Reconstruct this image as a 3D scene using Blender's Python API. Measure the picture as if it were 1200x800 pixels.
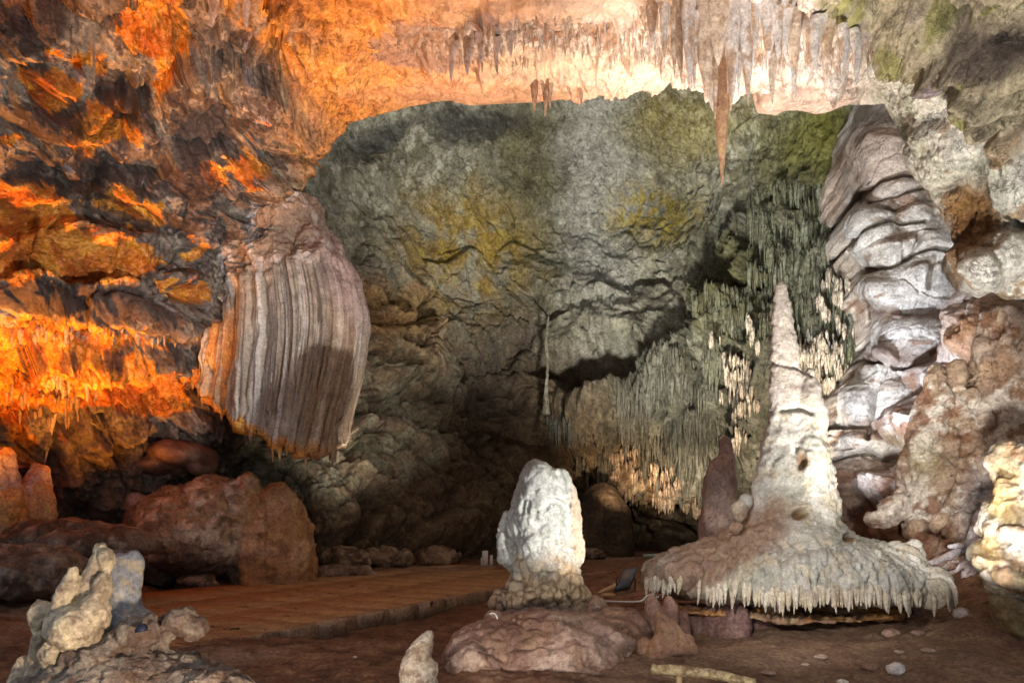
import bpy, bmesh, math, random
import numpy as np
from concurrent.futures import ThreadPoolExecutor
from mathutils import Vector, Matrix
for o in list(bpy.data.objects): bpy.data.objects.remove(o)
sc = bpy.context.scene
COL = sc.collection
# ---------------------------------------------------------------- camera
CAMZ = 1.6; FP = 800.0; HOR = 600.0
cd = bpy.data.cameras.new('camera'); cam = bpy.data.objects.new('camera', cd); COL.objects.link(cam)
cam.location = (0, 0, CAMZ); cam.rotation_euler = (math.pi/2, 0, 0)
cd.sensor_width = 36; cd.lens = 24; cd.shift_y = 200/1200.0
cd.clip_start = 0.05; cd.clip_end = 300
sc.camera = cam
# ---------------------------------------------------------------- world, exposure
w = bpy.data.worlds.new('World'); sc.world = w; w.use_nodes = True
w.node_tree.nodes['Background'].inputs[0].default_value = (.80, .86, 1.0, 1)
w.node_tree.nodes['Background'].inputs[1].default_value = .56
vs = sc.view_settings; vs.view_transform = 'Standard'; vs.look = 'None'; vs.exposure = 0.0; vs.gamma = 1.0
sc.cycles.max_bounces = 5; sc.cycles.diffuse_bounces = 3; sc.cycles.glossy_bounces = 2
sc.cycles.sample_clamp_indirect = 3.0

def at(px, py, Y):
    return np.array([(px-600.0)/FP*Y, Y, CAMZ+(HOR-py)/FP*Y])
# ---------------------------------------------------------------- show cave lamps inferred from the light, plus added fill spots
def lamp(name, loc, aim, energy, color, size=60, blend=.6, radius=.12):
    ld = bpy.data.lights.new(name, 'SPOT'); ld.energy = energy; ld.color = color
    ld.spot_size = math.radians(size); ld.spot_blend = blend; ld.shadow_soft_size = radius
    o = bpy.data.objects.new(name, ld); COL.objects.link(o); o.location = loc
    o.rotation_euler = (Vector(aim)-Vector(loc)).to_track_quat('-Z', 'Y').to_euler()
    return o
ORG = (1, .33, .03); PEACH = (1, .55, .30); WARM = (1, .80, .62); COOL = (.88, .93, 1.0); NEUT = (1, .93, .86); VIO = (.86, .82, 1.0)
lamp('orange_floor_lamp', at(-20, 660, 9.6), at(0, 250, 12.3), 4800, ORG, 84, .8)
lamp('orange_floor_lamp', at(140, 625, 13.3), at(110, 330, 14.0), 500, ORG, 95, .6)
lamp('orange_floor_lamp', (-3.9, 8.6, .9), (-4.2, 10.6, 8.5), 2900, ORG, 52, .8)
lamp('peach_floor_lamp', at(570, 690, 12.0), at(590, 60, 12), 3200, PEACH, 85, .8)
lamp('white_lamp_or_fill', (3.7, 11.2, .8), (2.6, 10.2, 8.6), 2100, WARM, 85, .8)
lamp('white_lamp_or_fill', (1.2, 8.2, .4), (2.7, 9.8, 8.6), 3000, WARM, 34, .8)  # added front spot to brighten the hanging cluster
lamp('white_lamp_or_fill', at(1120, 790, 6.3), at(1110, 170, 9.5), 3600, NEUT, 85, .8)
lamp('white_lamp_or_fill', (3.05, 5.6, .5), at(400, 330, 17), 2700, NEUT, 50, .5, .05)
lamp('white_lamp_or_fill', (.5, 3.0, 1.0), at(120, 190, 12), 4500, NEUT, 40, .8)  # added neutral fill on the left wall
lamp('white_lamp_or_fill', at(735, 655, 15.0), at(690, 160, 28), 10500, NEUT, 72, .7, .5)
lamp('white_lamp_or_fill', at(440, 668, 15.5), at(400, 250, 22), 1100, WARM, 75, .9, .3)
lamp('white_lamp_or_fill', at(870, 640, 12.6), at(1060, 290, 16), 4400, COOL, 70, .8, .3)
lamp('white_lamp_or_fill', at(900, 625, 16.0), at(930, 430, 22), 2800, WARM, 80, .8)  # added behind the cone to brighten the pale dripstone
lamp('white_lamp_or_fill', at(1080, 830, 6.6), at(1120, 560, 11.5), 1500, NEUT, 80, .7)
lamp('white_lamp_or_fill', at(560, 850, 4.6), at(630, 690, 8.6), 300, NEUT, 46, .9)
lamp('white_lamp_or_fill', (.5, 3.4, 2.3), at(925, 680, 8.8), 1300, NEUT, 34, .9)  # added in mid-air to light the cone's skirt
lamp('white_lamp_or_fill', at(340, 950, 3.0), at(270, 750, 5.3), 420, WARM, 84, .7)  # added fill for the near-left stalagmites
lamp('warm_back_lamp', at(725, 590, 22.5), at(735, 530, 26), 700, (1, .66, .40), 80, .8)
lamp('warm_back_lamp', at(806, 590, 21.5), at(802, 555, 25), 800, WARM, 70, .8)
lamp('white_lamp_or_fill', (3.1, 4.3, 1.3), at(1140, 540, 12), 3000, NEUT, 34, .8)  # added beside the camera to lift the right-hand flowstone
lamp('white_lamp_or_fill', (2.2, 6.6, .3), (2.8, 10, 8.5), 1500, NEUT, 26, .8)  # second added front spot for the stalactite cluster
lamp('white_lamp_or_fill', (-.9, 6.6, .3), (-.2, 11, 9), 1700, WARM, 44, .9)  # added front light for the mid ceiling growths
lamp('white_lamp_or_fill', (.2, 3.2, .5), at(830, 770, 7.0), 260, NEUT, 60, .9)

# ---------------------------------------------------------------- noise
rs = np.random.RandomState(11)
PERM = np.tile(rs.permutation(256), 4).astype(np.int32)
GR = rs.normal(size=(256, 3)); GR = (GR/np.linalg.norm(GR, axis=1)[:, None]).astype(np.float32)
RV = rs.rand(256, 3).astype(np.float32)
POOL = ThreadPoolExecutor(4)
def par(fn, P, *a):
    sh = P.shape[:-1]; Q = np.ascontiguousarray(P.reshape(-1, 3), dtype=np.float32)
    ch = [Q[i:i+40000] for i in range(0, len(Q), 40000)]
    out = list(POOL.map(lambda c: fn(c, *a), ch))
    if isinstance(out[0], tuple):
        return tuple(np.concatenate([o[k] for o in out]).reshape(sh+out[0][k].shape[1:]) for k in range(len(out[0])))
    return np.concatenate(out).reshape(sh)
def _pn(P):
    i = np.floor(P); f = P-i; i = i.astype(np.int32) & 255
    u = f*f*f*(f*(f*6-15)+10); r = 0
    for dx in (0, 1):
        wx = u[:, 0] if dx else 1-u[:, 0]; hx = PERM[i[:, 0]+dx]
        for dy in (0, 1):
            wy = wx*(u[:, 1] if dy else 1-u[:, 1]); hy = PERM[hx+i[:, 1]+dy]
            for dz in (0, 1):
                wz = wy*(u[:, 2] if dz else 1-u[:, 2]); g = GR[PERM[hy+i[:, 2]+dz]]
                r = r+wz*(g[:, 0]*(f[:, 0]-dx)+g[:, 1]*(f[:, 1]-dy)+g[:, 2]*(f[:, 2]-dz))
    return r*1.6
def _fbm(P, o, gain, ridge):
    r = 0; a = 1.0; P = P.copy(); t = 0
    for k in range(o):
        n = _pn(P)
        r = r+a*((1-2*np.abs(n)) if ridge else n); t += a
        a *= gain; P = P*2.03+np.float32(17.3)
    return r/t*(1 if ridge else 1.4)
def fbm(P, s=1.0, o=5, gain=.5, off=0.0, ridge=False):
    return par(_fbm, P*np.asarray(s, np.float32)+np.float32(off), o, gain, ridge)
def _wor(P):
    i = np.floor(P).astype(np.int32); n = len(P)
    F1 = np.full(n, 9, np.float32); F2 = F1.copy(); ID = np.zeros(n, np.int32); D = np.zeros((n, 3), np.float32)
    for dx in (-1, 0, 1):
        hx = PERM[(i[:, 0]+dx) & 255]
        for dy in (-1, 0, 1):
            hy = PERM[hx+((i[:, 1]+dy) & 255)]
            for dz in (-1, 0, 1):
                h = PERM[hy+((i[:, 2]+dz) & 255)]
                d = P-(i+np.array((dx, dy, dz)))-RV[h]
                q = (d*d).sum(1); c = q < F1
                F2 = np.where(c, F1, np.minimum(F2, q)); F1 = np.where(c, q, F1)
                ID = np.where(c, h, ID); D[c] = d[c]
    return np.sqrt(F1), np.sqrt(F2), ID, D
def worley(P, s=1.0, off=0.0): return par(_wor, P*np.asarray(s, np.float32)+np.float32(off))
def facets(P, s=1.0, off=0.0, tilt=1.0):
    F1, F2, ID, D = worley(P, s, off)
    g = GR[ID]; h = (D*g).sum(-1)*tilt+(RV[ID, 0]-.5)*.8
    return h, F2-F1
def warp(P, amt, s, off=5.0):
    return P+np.stack([fbm(P, s, 2, off=off+31*k) for k in range(3)], -1).astype(np.float32)*amt
def sm(x, a, b):
    t = np.clip((x-a)/(b-a), 0, 1); return t*t*(3-2*t)
# ---------------------------------------------------------------- colour helpers
def C3(*c): return np.array(c, np.float32)
TAN = C3(.42, .30, .20); PALE = C3(.52, .45, .39); WHITE = C3(.74, .71, .66); BROWN = C3(.17, .095, .055); DARK = C3(.055, .038, .032)
GREYP = C3(.20, .155, .15); OLIVE = C3(.20, .19, .07); GREEN = C3(.24, .28, .19); OCHRE = C3(.34, .22, .055); RUST = C3(.38, .15, .06)
CLAY = C3(.21, .105, .055); GREY = C3(.30, .29, .26); BLUEG = C3(.36, .37, .40)
def const(sh, c): return np.broadcast_to(c, sh+(3,)).astype(np.float32).copy()
def mix(a, b, m): return a+(b-a)*np.clip(m, 0, 1)[..., None]
def proj(V):
    Y = np.maximum(V[..., 1], .3); return 600+V[..., 0]/Y*FP, HOR-(V[..., 2]-CAMZ)/Y*FP
def ell(px, py, cx, cy, rx, ry, ang=0, hard=1.0):
    a = math.radians(ang); dx = px-cx; dy = py-cy
    u = (dx*math.cos(a)+dy*math.sin(a))/rx; v = (-dx*math.sin(a)+dy*math.cos(a))/ry
    r = np.sqrt(u*u+v*v); return 1-sm(r, 1-.6/hard, 1+.6/hard)
def feats(px, py, L, h=None):
    """bumps 'b', tilts 't' (upper side stands out, lower side sinks), creases 'c', ledges 'l' (rounded above, undercut below)"""
    if h is None: h = np.zeros(px.shape, np.float32)
    for f in L:
        k = f[0]
        if k == 'c':
            pts, wd, dp = f[1:]
            xs = [p[0] for p in pts]; ys = [p[1] for p in pts]
            m = (px > min(xs)-3*wd) & (px < max(xs)+3*wd) & (py > min(ys)-3*wd) & (py < max(ys)+3*wd)
            if not m.any(): continue
            X = px[m]; Yy = py[m]; d = np.full(X.shape, 1e9)
            for (x0, y0), (x1, y1) in zip(pts[:-1], pts[1:]):
                vx, vy = x1-x0, y1-y0; t = np.clip(((X-x0)*vx+(Yy-y0)*vy)/(vx*vx+vy*vy), 0, 1)
                d = np.minimum(d, np.hypot(X-x0-t*vx, Yy-y0-t*vy))
            h[m] -= dp*np.exp(-(d/wd)**2)
        else:
            cx, cy, rx, ry, ang, A = f[1:7]; R = max(rx, ry)*1.05
            m = (np.abs(px-cx) < R) & (np.abs(py-cy) < R)
            if not m.any(): continue
            a = math.radians(ang); dx = px[m]-cx; dy = py[m]-cy
            u = (dx*math.cos(a)+dy*math.sin(a))/rx; v = (-dx*math.sin(a)+dy*math.cos(a))/ry
            q = np.clip(1-u*u-v*v, 0, 1)
            if k == 'b': h[m] += A*np.sqrt(q)*sm(q, 0, .25)
            elif k == 'g': h[m] += A*q*q
            elif k == 't': h[m] += -A*v*q*2
            elif k == 'l': h[m] += A*np.sqrt(q)*sm(q, 0, .2)*(.25+.75*sm(v, -1, .5))
    return h
# ---------------------------------------------------------------- objects
def tag(o, label=None, cat=None, group=None, kind=None):
    if label: o['label'] = label
    if cat: o['category'] = cat
    if group: o['group'] = group
    if kind: o['kind'] = kind
    return o
def make(name, V, F, mat, col=None, parent=None, origin=None, smooth=True):
    V = np.asarray(V, np.float32).reshape(-1, 3)
    if origin is None and parent is not None: origin = np.array(parent.matrix_world.translation) if False else np.array(parent['_o']) if '_o' in parent else np.zeros(3)
    if origin is None: origin = np.zeros(3)
    me = bpy.data.meshes.new(name)
    W = V-np.asarray(origin, np.float32)
    F = np.asarray(F, np.int32); n = F.shape[1]
    me.vertices.add(len(W)); me.vertices.foreach_set('co', W.ravel())
    me.loops.add(F.size); me.loops.foreach_set('vertex_index', F.ravel())
    me.polygons.add(len(F)); me.polygons.foreach_set('loop_start', np.arange(0, F.size, n, dtype=np.int32))
    me.update(calc_edges=True)
    if smooth: me.polygons.foreach_set('use_smooth', np.ones(len(F), bool))
    a = me.color_attributes.new('Col', 'FLOAT_COLOR', 'POINT')
    c = np.ones((len(W), 4), np.float32); 
    if col is None: c[:, :3] = .4
    else: col = np.asarray(col); c[:, :col.shape[-1]] = col.reshape(-1, col.shape[-1])
    a.data.foreach_set('color', c.ravel())
    me.materials.append(mat)
    o = bpy.data.objects.new(name, me); COL.objects.link(o)
    if parent is not None: o.parent = parent
    else: o.location = origin; OR[o.name] = np.asarray(origin)
    return o
OR = {}
def child(name, V, F, mat, parent, col=None, smooth=True):
    return make(name, V, F, mat, col, parent, OR[parent.name], smooth)
def base_of(V):
    V = V.reshape(-1, 3); return np.array([(V[:, 0].min()+V[:, 0].max())/2, (V[:, 1].min()+V[:, 1].max())/2, V[:, 2].min()])
def empty(name, loc, label, cat, group=None):
    o = bpy.data.objects.new(name, None); COL.objects.link(o); o.location = loc; OR[o.name] = np.asarray(loc, float)
    return tag(o, label, cat, group)
def gfaces(ny, nx, wrap=False, flip=False):
    i = np.arange(ny-1)[:, None]*nx; m = nx if wrap else nx-1; j = np.arange(m)[None]; j2 = (j+1) % nx
    F = np.stack([i+j, i+j2, i+nx+j2, i+nx+j], -1).reshape(-1, 4)
    return F[:, ::-1] if flip else F
def gnorm(V, wrap=False, toward=None):
    if wrap: du = np.roll(V, -1, 1)-np.roll(V, 1, 1)
    else: du = np.gradient(V, axis=1)
    dv = np.gradient(V, axis=0); n = np.cross(du, dv)
    n /= np.maximum(np.linalg.norm(n, axis=-1), 1e-9)[..., None]
    if toward is not None:
        if (n*(np.asarray(toward)-V)).sum(-1).mean() < 0: n = -n
    return n.astype(np.float32)
def crom(P, t):
    """Catmull-Rom through rows of P at t in 0..n-1"""
    P = np.asarray(P, float); n = len(P); t = np.clip(t, 0, n-1-1e-9); i = t.astype(int); f = (t-i).reshape((-1,)+(1,)*(P.ndim-1))
    g = lambda k: P[np.clip(i+k, 0, n-1)]
    a, b, c, d = g(-1), g(0), g(1), g(2)
    return .5*((2*b)+(-a+c)*f+(2*a-5*b+4*c-d)*f*f+(-a+3*b-3*c+d)*f**3)
class TPS:
    def __init__(s, pts, reg=.0):
        p = np.array(pts, float); s.x = p[:, :2]/400; n = len(p)
        d = np.linalg.norm(s.x[:, None]-s.x[None], axis=-1); K = s.k(d)+np.eye(n)*reg
        A = np.zeros((n+3, n+3)); A[:n, :n] = K; A[:n, n] = 1; A[:n, n+1:] = s.x; A[n, :n] = 1; A[n+1:, :n] = s.x.T
        s.w = np.linalg.solve(A, np.concatenate([p[:, 2], np.zeros(3)]))
    def k(s, d): return np.where(d > 1e-9, d*d*np.log(np.maximum(d, 1e-9)), 0)
    def __call__(s, px, py):
        px, py = np.broadcast_arrays(np.asarray(px, float), np.asarray(py, float))
        q = np.stack([px.ravel(), py.ravel()], -1)/400; out = np.zeros(len(q)); n = len(s.x)
        for i in range(n):
            out += s.w[i]*s.k(np.hypot(q[:, 0]-s.x[i, 0], q[:, 1]-s.x[i, 1]))
        out += s.w[n]+q@s.w[n+1:]
        return out.reshape(px.shape)
def unproj(px, py, Y): return np.stack([(px-600)/FP*Y, Y+0*px, CAMZ+(HOR-py)/FP*Y], -1).astype(np.float32)
# fused organic bodies -------------------------------------------------
def ball(c, r, rot=(0, 0, 0), seg=20):
    r = (r, r, r) if np.isscalar(r) else r
    th = np.linspace(0, math.pi, seg//2+1)[:, None]; ph = np.linspace(0, 2*math.pi, seg, endpoint=False)[None]
    V = np.stack([np.sin(th)*np.cos(ph), np.sin(th)*np.sin(ph), np.cos(th)+0*ph], -1)*np.array(r)
    M = np.array(Matrix.Rotation(rot[2], 3, 'Z')@Matrix.Rotation(rot[1], 3, 'Y')@Matrix.Rotation(rot[0], 3, 'X'))
    return (V.reshape(-1, 3)@M.T+np.asarray(c), gfaces(seg//2+1, seg, True, True))
def limb(pts, radii, seg=18, sub=6, squash=1.0, rot=0.0):
    P = np.array(pts, float); n = (len(P)-1)*sub+1; t = np.linspace(0, len(P)-1, n)
    Q = crom(P, t); R = np.maximum(crom(np.array(radii, float)[:, None], t)[:, 0], 1e-3)
    T = np.gradient(Q, axis=0); T /= np.linalg.norm(T, axis=1)[:, None]
    up = np.array([1, 0, 0.]) if abs(T[0][0]) < .8 else np.array([0, 1., 0])
    A = np.cross(T, up); A /= np.linalg.norm(A, axis=1)[:, None]; B = np.cross(T, A)
    ph = np.linspace(0, 2*math.pi, seg, endpoint=False)+rot
    V = Q[:, None]+R[:, None, None]*(np.cos(ph)[None, :, None]*A[:, None]*squash+np.sin(ph)[None, :, None]*B[:, None])
    V = np.concatenate([np.repeat(Q[:1, None]-T[:1, None]*R[0]*.3, seg, 1), V, np.repeat(Q[-1:, None]+T[-1:, None]*R[-1]*.5, seg, 1)])
    return V.reshape(-1, 3), gfaces(n+2, seg, True)
def fuse(prims, voxel, smooth=4):
    V = []; F = []; k = 0
    for v, f in prims: V.append(v); F.append(f+k); k += len(v)
    V = np.concatenate(V); F = np.concatenate(F)
    me = bpy.data.meshes.new('tmp'); me.from_pydata(V.tolist(), [], F.tolist())
    bm = bmesh.new(); bm.from_mesh(me); bmesh.ops.remove_doubles(bm, verts=bm.verts, dist=1e-5); bm.normal_update(); bm.to_mesh(me); bm.free()
    o = bpy.data.objects.new('tmp', me); COL.objects.link(o)
    m = o.modifiers.new('r', 'REMESH'); m.mode = 'VOXEL'; m.voxel_size = voxel
    if smooth:
        s = o.modifiers.new('s', 'SMOOTH'); s.iterations = smooth; s.factor = .6
    dg = bpy.context.evaluated_depsgraph_get(); e = o.evaluated_get(dg); m2 = e.to_mesh()
    n = len(m2.vertices); v = np.empty(n*3, np.float32); m2.vertices.foreach_get('co', v)
    nn = np.empty(n*3, np.float32); m2.vertex_normals.foreach_get('vector', nn)
    fc = np.empty(len(m2.loops), np.int32); m2.loops.foreach_get('vertex_index', fc)
    e.to_mesh_clear(); bpy.data.objects.remove(o); bpy.data.meshes.remove(me)
    return v.reshape(-1, 3), fc.reshape(-1, 4), nn.reshape(-1, 3)
def pp(*c): return [at(*q) for q in c]
def R2(px, Y): return px/FP*Y      # a width in pixels at distance Y, in metres
# ---------------------------------------------------------------- materials
MATS = {}
def rock_mat(name, rough=.75, spec=.35, bump=.5, scale=1.0, var=.35, crack=0.0, wet=0.0, grainy=1.0, vein=.0):
    m = bpy.data.materials.new(name); m.use_nodes = True; nt = m.node_tree; N = nt.nodes; L = nt.links
    b = N['Principled BSDF']; tc = N.new('ShaderNodeTexCoord'); at_ = N.new('ShaderNodeAttribute'); at_.attribute_name = 'Col'
    det = at_.outputs['Alpha']
    def noise(s, d, dist=0.0, r=.55):
        n = N.new('ShaderNodeTexNoise'); n.inputs['Scale'].default_value = s; n.inputs['Detail'].default_value = d
        n.inputs['Roughness'].default_value = r; n.inputs['Distortion'].default_value = dist
        L.new(tc.outputs['Object'], n.inputs['Vector']); return n.outputs['Fac']
    def math_(op, a, b_=None, c=None):
        n = N.new('ShaderNodeMath'); n.operation = op
        for k, v in enumerate((a, b_, c)):
            if v is None: continue
            if isinstance(v, (int, float)): n.inputs[k].default_value = v
            else: L.new(v, n.inputs[k])
        return n.outputs[0]
    def maprange(v, a, b_, c, d):
        n = N.new('ShaderNodeMapRange'); L.new(v, n.inputs[0])
        for k, x in enumerate((a, b_, c, d)): n.inputs[k+1].default_value = x
        return n.outputs[0]
    n1 = noise(2.3*scale, 8, .2, .62); n2 = noise(11*scale, 10, .0, .72); n3 = noise(45*scale, 6, 0, .6)
    f = math_('MULTIPLY', maprange(n1, .3, .7, 1-var*.7, 1+var*.6), maprange(n2, .32, .68, 1-var*1.3, 1+var))
    f = math_('MULTIPLY', f, maprange(n3, .3, .7, 1-var*.5*grainy, 1+var*.4*grainy))
    if vein:
        va = noise(.8*scale, 10, .35, .62); vd = math_('ABSOLUTE', math_('SUBTRACT', va, .5)); vm1 = maprange(vd, 0, .006, 0, 1)
        vb = noise(3.1*scale, 9, .3, .7); vm2 = maprange(vb, .36, .43, 0, 1)
        veins = math_('MULTIPLY', math_('MULTIPLY_ADD', vm1, vein, 1-vein), math_('MULTIPLY_ADD', vm2, vein*.7, 1-vein*.7))
        f = math_('MULTIPLY', f, veins)
    f = math_('MULTIPLY_ADD', math_('SUBTRACT', f, 1.0), det, 1.0)
    hs = N.new('ShaderNodeHueSaturation'); L.new(at_.outputs['Color'], hs.inputs['Color'])
    L.new(maprange(n1, .3, .7, .485, .515), hs.inputs['Hue']); L.new(maprange(n2, .3, .7, 1.15, .85), hs.inputs['Saturation'])
    vm = N.new('ShaderNodeVectorMath'); vm.operation = 'SCALE'; L.new(hs.outputs[0], vm.inputs[0]); L.new(f, vm.inputs['Scale'])
    colr = vm.outputs[0]
    hgt = math_('MULTIPLY_ADD', n2, 1.0, math_('MULTIPLY', n3, .45))
    if vein: hgt = math_('MULTIPLY_ADD', veins, .5, hgt)
    if crack:
        v = N.new('ShaderNodeTexVoronoi'); v.feature = 'DISTANCE_TO_EDGE'; v.inputs['Scale'].default_value = 2.6*scale
        nz = N.new('ShaderNodeTexNoise'); nz.inputs['Scale'].default_value = 3*scale; nz.inputs['Detail'].default_value = 5; L.new(tc.outputs['Object'], nz.inputs['Vector'])
        mx = N.new('ShaderNodeVectorMath'); mx.operation = 'MULTIPLY_ADD'; L.new(nz.outputs['Color'], mx.inputs[0]); mx.inputs[1].default_value = (.8, .8, .8); L.new(tc.outputs['Object'], mx.inputs[2])
        L.new(mx.outputs[0], v.inputs['Vector'])
        e = maprange(v.outputs['Distance'], 0, .035, 0, 1)
        hgt = math_('MULTIPLY_ADD', e, crack, hgt)
    bp = N.new('ShaderNodeBump'); bp.inputs['Strength'].default_value = bump; bp.inputs['Distance'].default_value = .09/scale
    L.new(math_('MULTIPLY', hgt, det), bp.inputs['Height']); L.new(bp.outputs[0], b.inputs['Normal'])
    L.new(colr, b.inputs['Base Color'])
    L.new(maprange(n2, .3, .7, max(.05, rough-.18-wet*.25), min(1, rough+.15-wet*.1)), b.inputs['Roughness'])
    b.inputs['Specular IOR Level'].default_value = spec
    return m
def plain_mat(name, color, rough=.6, metal=0.0, emit=None, es=0.0):
    m = bpy.data.materials.new(name); m.use_nodes = True; nt = m.node_tree; b = nt.nodes['Principled BSDF']
    n = nt.nodes.new('ShaderNodeTexNoise'); n.inputs['Scale'].default_value = 30; n.inputs['Detail'].default_value = 6
    r = nt.nodes.new('ShaderNodeMapRange'); nt.links.new(n.outputs['Fac'], r.inputs[0]); r.inputs[3].default_value = .7; r.inputs[4].default_value = 1.25
    v = nt.nodes.new('ShaderNodeVectorMath'); v.operation = 'SCALE'; v.inputs[0].default_value = color; nt.links.new(r.outputs[0], v.inputs['Scale'])
    nt.links.new(v.outputs[0], b.inputs['Base Color']); b.inputs['Roughness'].default_value = rough; b.inputs['Metallic'].default_value = metal
    if emit: b.inputs['Emission Color'].default_value = (*emit, 1); b.inputs['Emission Strength'].default_value = es
    return m
M_SHELL = rock_mat('fractured_limestone', .62, .4, .9, 1.1, .42, vein=.6)
M_BACK = rock_mat('algae_limestone', .85, .25, .85, .8, .45, vein=.55)
M_FLOW = rock_mat('wet_flowstone', .5, .5, .6, 1.8, .34, wet=.6, vein=.3)
M_CALC = rock_mat('white_calcite', .5, .5, .75, 2.6, .34, wet=.5, vein=.3)
M_EARTH = rock_mat('cave_earth', .9, .2, .9, 2.0, .42)
M_RIGHT = rock_mat('brown_limestone', .62, .4, .9, 1.8, .36, vein=.45)
# ================================================================= FRONT SHELL: left wall, ceiling, right rib (one continuous rock skin)
YS = TPS([(-400, -300, 4.5), (-400, 200, 7), (-400, 700, 9), (0, -300, 5.5), (0, 0, 10.2), (0, 150, 11.2), (0, 300, 12.0), (0, 365, 11.9), (0, 450, 13), (0, 560, 14), (0, 660, 14.2),
  (150, 0, 10.6), (150, 150, 12.2), (150, 300, 13.2), (150, 360, 13.0), (150, 450, 14.5), (150, 560, 15.8), (150, 660, 16.2),
  (300, 0, 10.8), (300, 150, 13.2), (300, 260, 14.6), (330, 400, 16), (250, 550, 17), (250, 660, 17.5), (380, 165, 14.6), (400, 60, 11.6), (400, 0, 9.8),
  (400, -300, 5), (480, 125, 14.4), (600, 0, 9.4), (600, 60, 11.4), (600, 115, 14.3), (720, 108, 13.6), (720, 50, 10.9), (720, 0, 8.9), (720, -300, 4.4),
  (850, 0, 8.6), (850, 60, 10.1), (850, 100, 11.8), (960, 130, 12.0), (1040, 125, 11.6), (960, 60, 10.3), (1000, 0, 8.6), (1060, 180, 11.2), (1100, 250, 10.9),
  (1150, 330, 10.7), (1100, 120, 10.1), (1200, 250, 10.1), (1200, 0, 8.0), (1100, 0, 8.3), (1200, 120, 9.1), (1200, 350, 10.4), (1100, -300, 3.8), (1600, -300, 3), (1600, 100, 4.8), (1600, 350, 6), (1350, 300, 8.4)])
BL = np.array([(-400, 700), (-100, 690), (120, 680), (235, 660), (262, 560), (285, 470), (310, 330), (335, 236), (352, 200), (385, 166), (410, 152), (440, 133), (480, 124), (540, 118), (600, 114), (640, 117), (680, 116), (720, 110),
  (760, 101), (795, 93), (835, 84), (872, 92), (888, 108), (893, 127), (905, 131), (940, 131), (980, 127), (1012, 124), (1036, 122), (1044, 138), (1062, 176), (1085, 215), (1108, 262), (1130, 306), (1152, 335), (1180, 349), (1300, 356), (1600, 370)], float)
def shell_part(name, x0, x1, nu, nv, feat, colf, mat, dispf):
    seg = np.r_[0, np.cumsum(np.hypot(np.diff(BL[:, 0]), np.diff(BL[:, 1])*.45))]
    s0, s1 = np.interp([x0, x1], BL[:, 0], seg)
    s = np.linspace(s0, s1, nu); ex = np.interp(s, seg, BL[:, 0]); ey = np.interp(s, seg, BL[:, 1])
    top = np.where(ey < -200, ey-50, -300)
    n0 = max(6, nv//22)
    PY = np.concatenate([np.linspace(top, -25+0*ex, n0)[:-1], np.linspace(-25+0*ex, ey, nv)])
    PX = np.broadcast_to(ex, PY.shape).copy()
    Yb = YS(PX, PY); ye = YS(ex, ey)
    V = unproj(PX, PY, Yb)
    # the lip turns over and runs back out of sight
    nc = 16; k = (np.arange(1, nc+1)/nc)[:, None]
    back = 3.6*k**1.6; rise = 2.4*k**1.1-.16*np.sin(k*math.pi)
    P0 = V[-1][None]; dirv = P0-V[-4][None]*1.0; 
    sl0 = np.gradient(ey, ex); nx0 = np.abs(sl0)/np.sqrt(1+sl0*sl0); sc_ = (P0[..., 1]+back)/P0[..., 1]; out = np.stack([P0[..., 0]*sc_, P0[..., 1]*sc_, CAMZ+(P0[..., 2]-CAMZ)*sc_+rise*(1-.5*nx0)], -1)
    # on steep stretches of the lip go outwards (away from the opening) as well
    sl = np.gradient(ey, ex); nx = sl/np.sqrt(1+sl*sl)
    out[..., 0] += (-np.abs(rise)*0+rise*nx*np.sign(1)*-1.0)*.0
    out[..., 0] += np.where(ex < 500, -1, 1)*np.abs(nx)*rise*.9
    V = np.concatenate([V, out]).astype(np.float32)
    PX = np.concatenate([PX, np.repeat(PX[-1:], nc, 0)]); PY = np.concatenate([PY, np.repeat(PY[-1:], nc, 0)])
    n = gnorm(V, toward=(0, 0, CAMZ))
    jx = fbm(V, .8, 4, off=3); jy = fbm(V, .8, 4, off=57)
    h = dispf(V, PX, PY)
    wx = PX+jx*16; wy = PY+jy*16
    feats(PX+jx*7, PY+jy*7, feat, h)
    fade = np.ones(PY.shape, np.float32); fade[len(PY)-nc:] = (1-.75*k)
    V2 = V+n*(h*fade)[..., None]
    qx, qy = proj(V2); qx[len(PY)-nc:] = qx[len(PY)-nc-1]; qy[len(PY)-nc:] = qy[len(PY)-nc-1]; m_ = sm(ex, 1010, 940)[None]; qx = PX*(1-m_)+qx*m_; qy = PY*(1-m_)+qy*m_
    col = colf(V, qx+jx*8, qy+jy*8, h)
    o = make(name, V2, gfaces(V.shape[0], nu), mat, col, origin=(0, 0, 0)); tag(o, kind='structure')
    return V2
def disp_left(V, px, py):
    Wp = warp(V, .3, .6)
    ramp = sm(px, 480, 330)
    fl, ed = facets(Wp*np.array([1, .8, 1.25], np.float32), .55, 2, 1.3)
    fs, e2 = facets(Wp+.3, 1.5, 9, 1.2)
    ft, e3 = facets(Wp, 4.0, 19, 1.0)
    rd = fbm(Wp, (.7, .7, .6), 5, .55, 8, True)
    h = .46*fl+.26*fs+.10*ft-.10*(1-sm(e2, 0, .16))-.14*(1-sm(ed, 0, .12))+.24*rd+.30*fbm(V, .45, 3, off=2)+.16*fbm(V, 2.6, 6, .65, 7)
    return (h*(.25+.75*ramp)).astype(np.float32)
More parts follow.
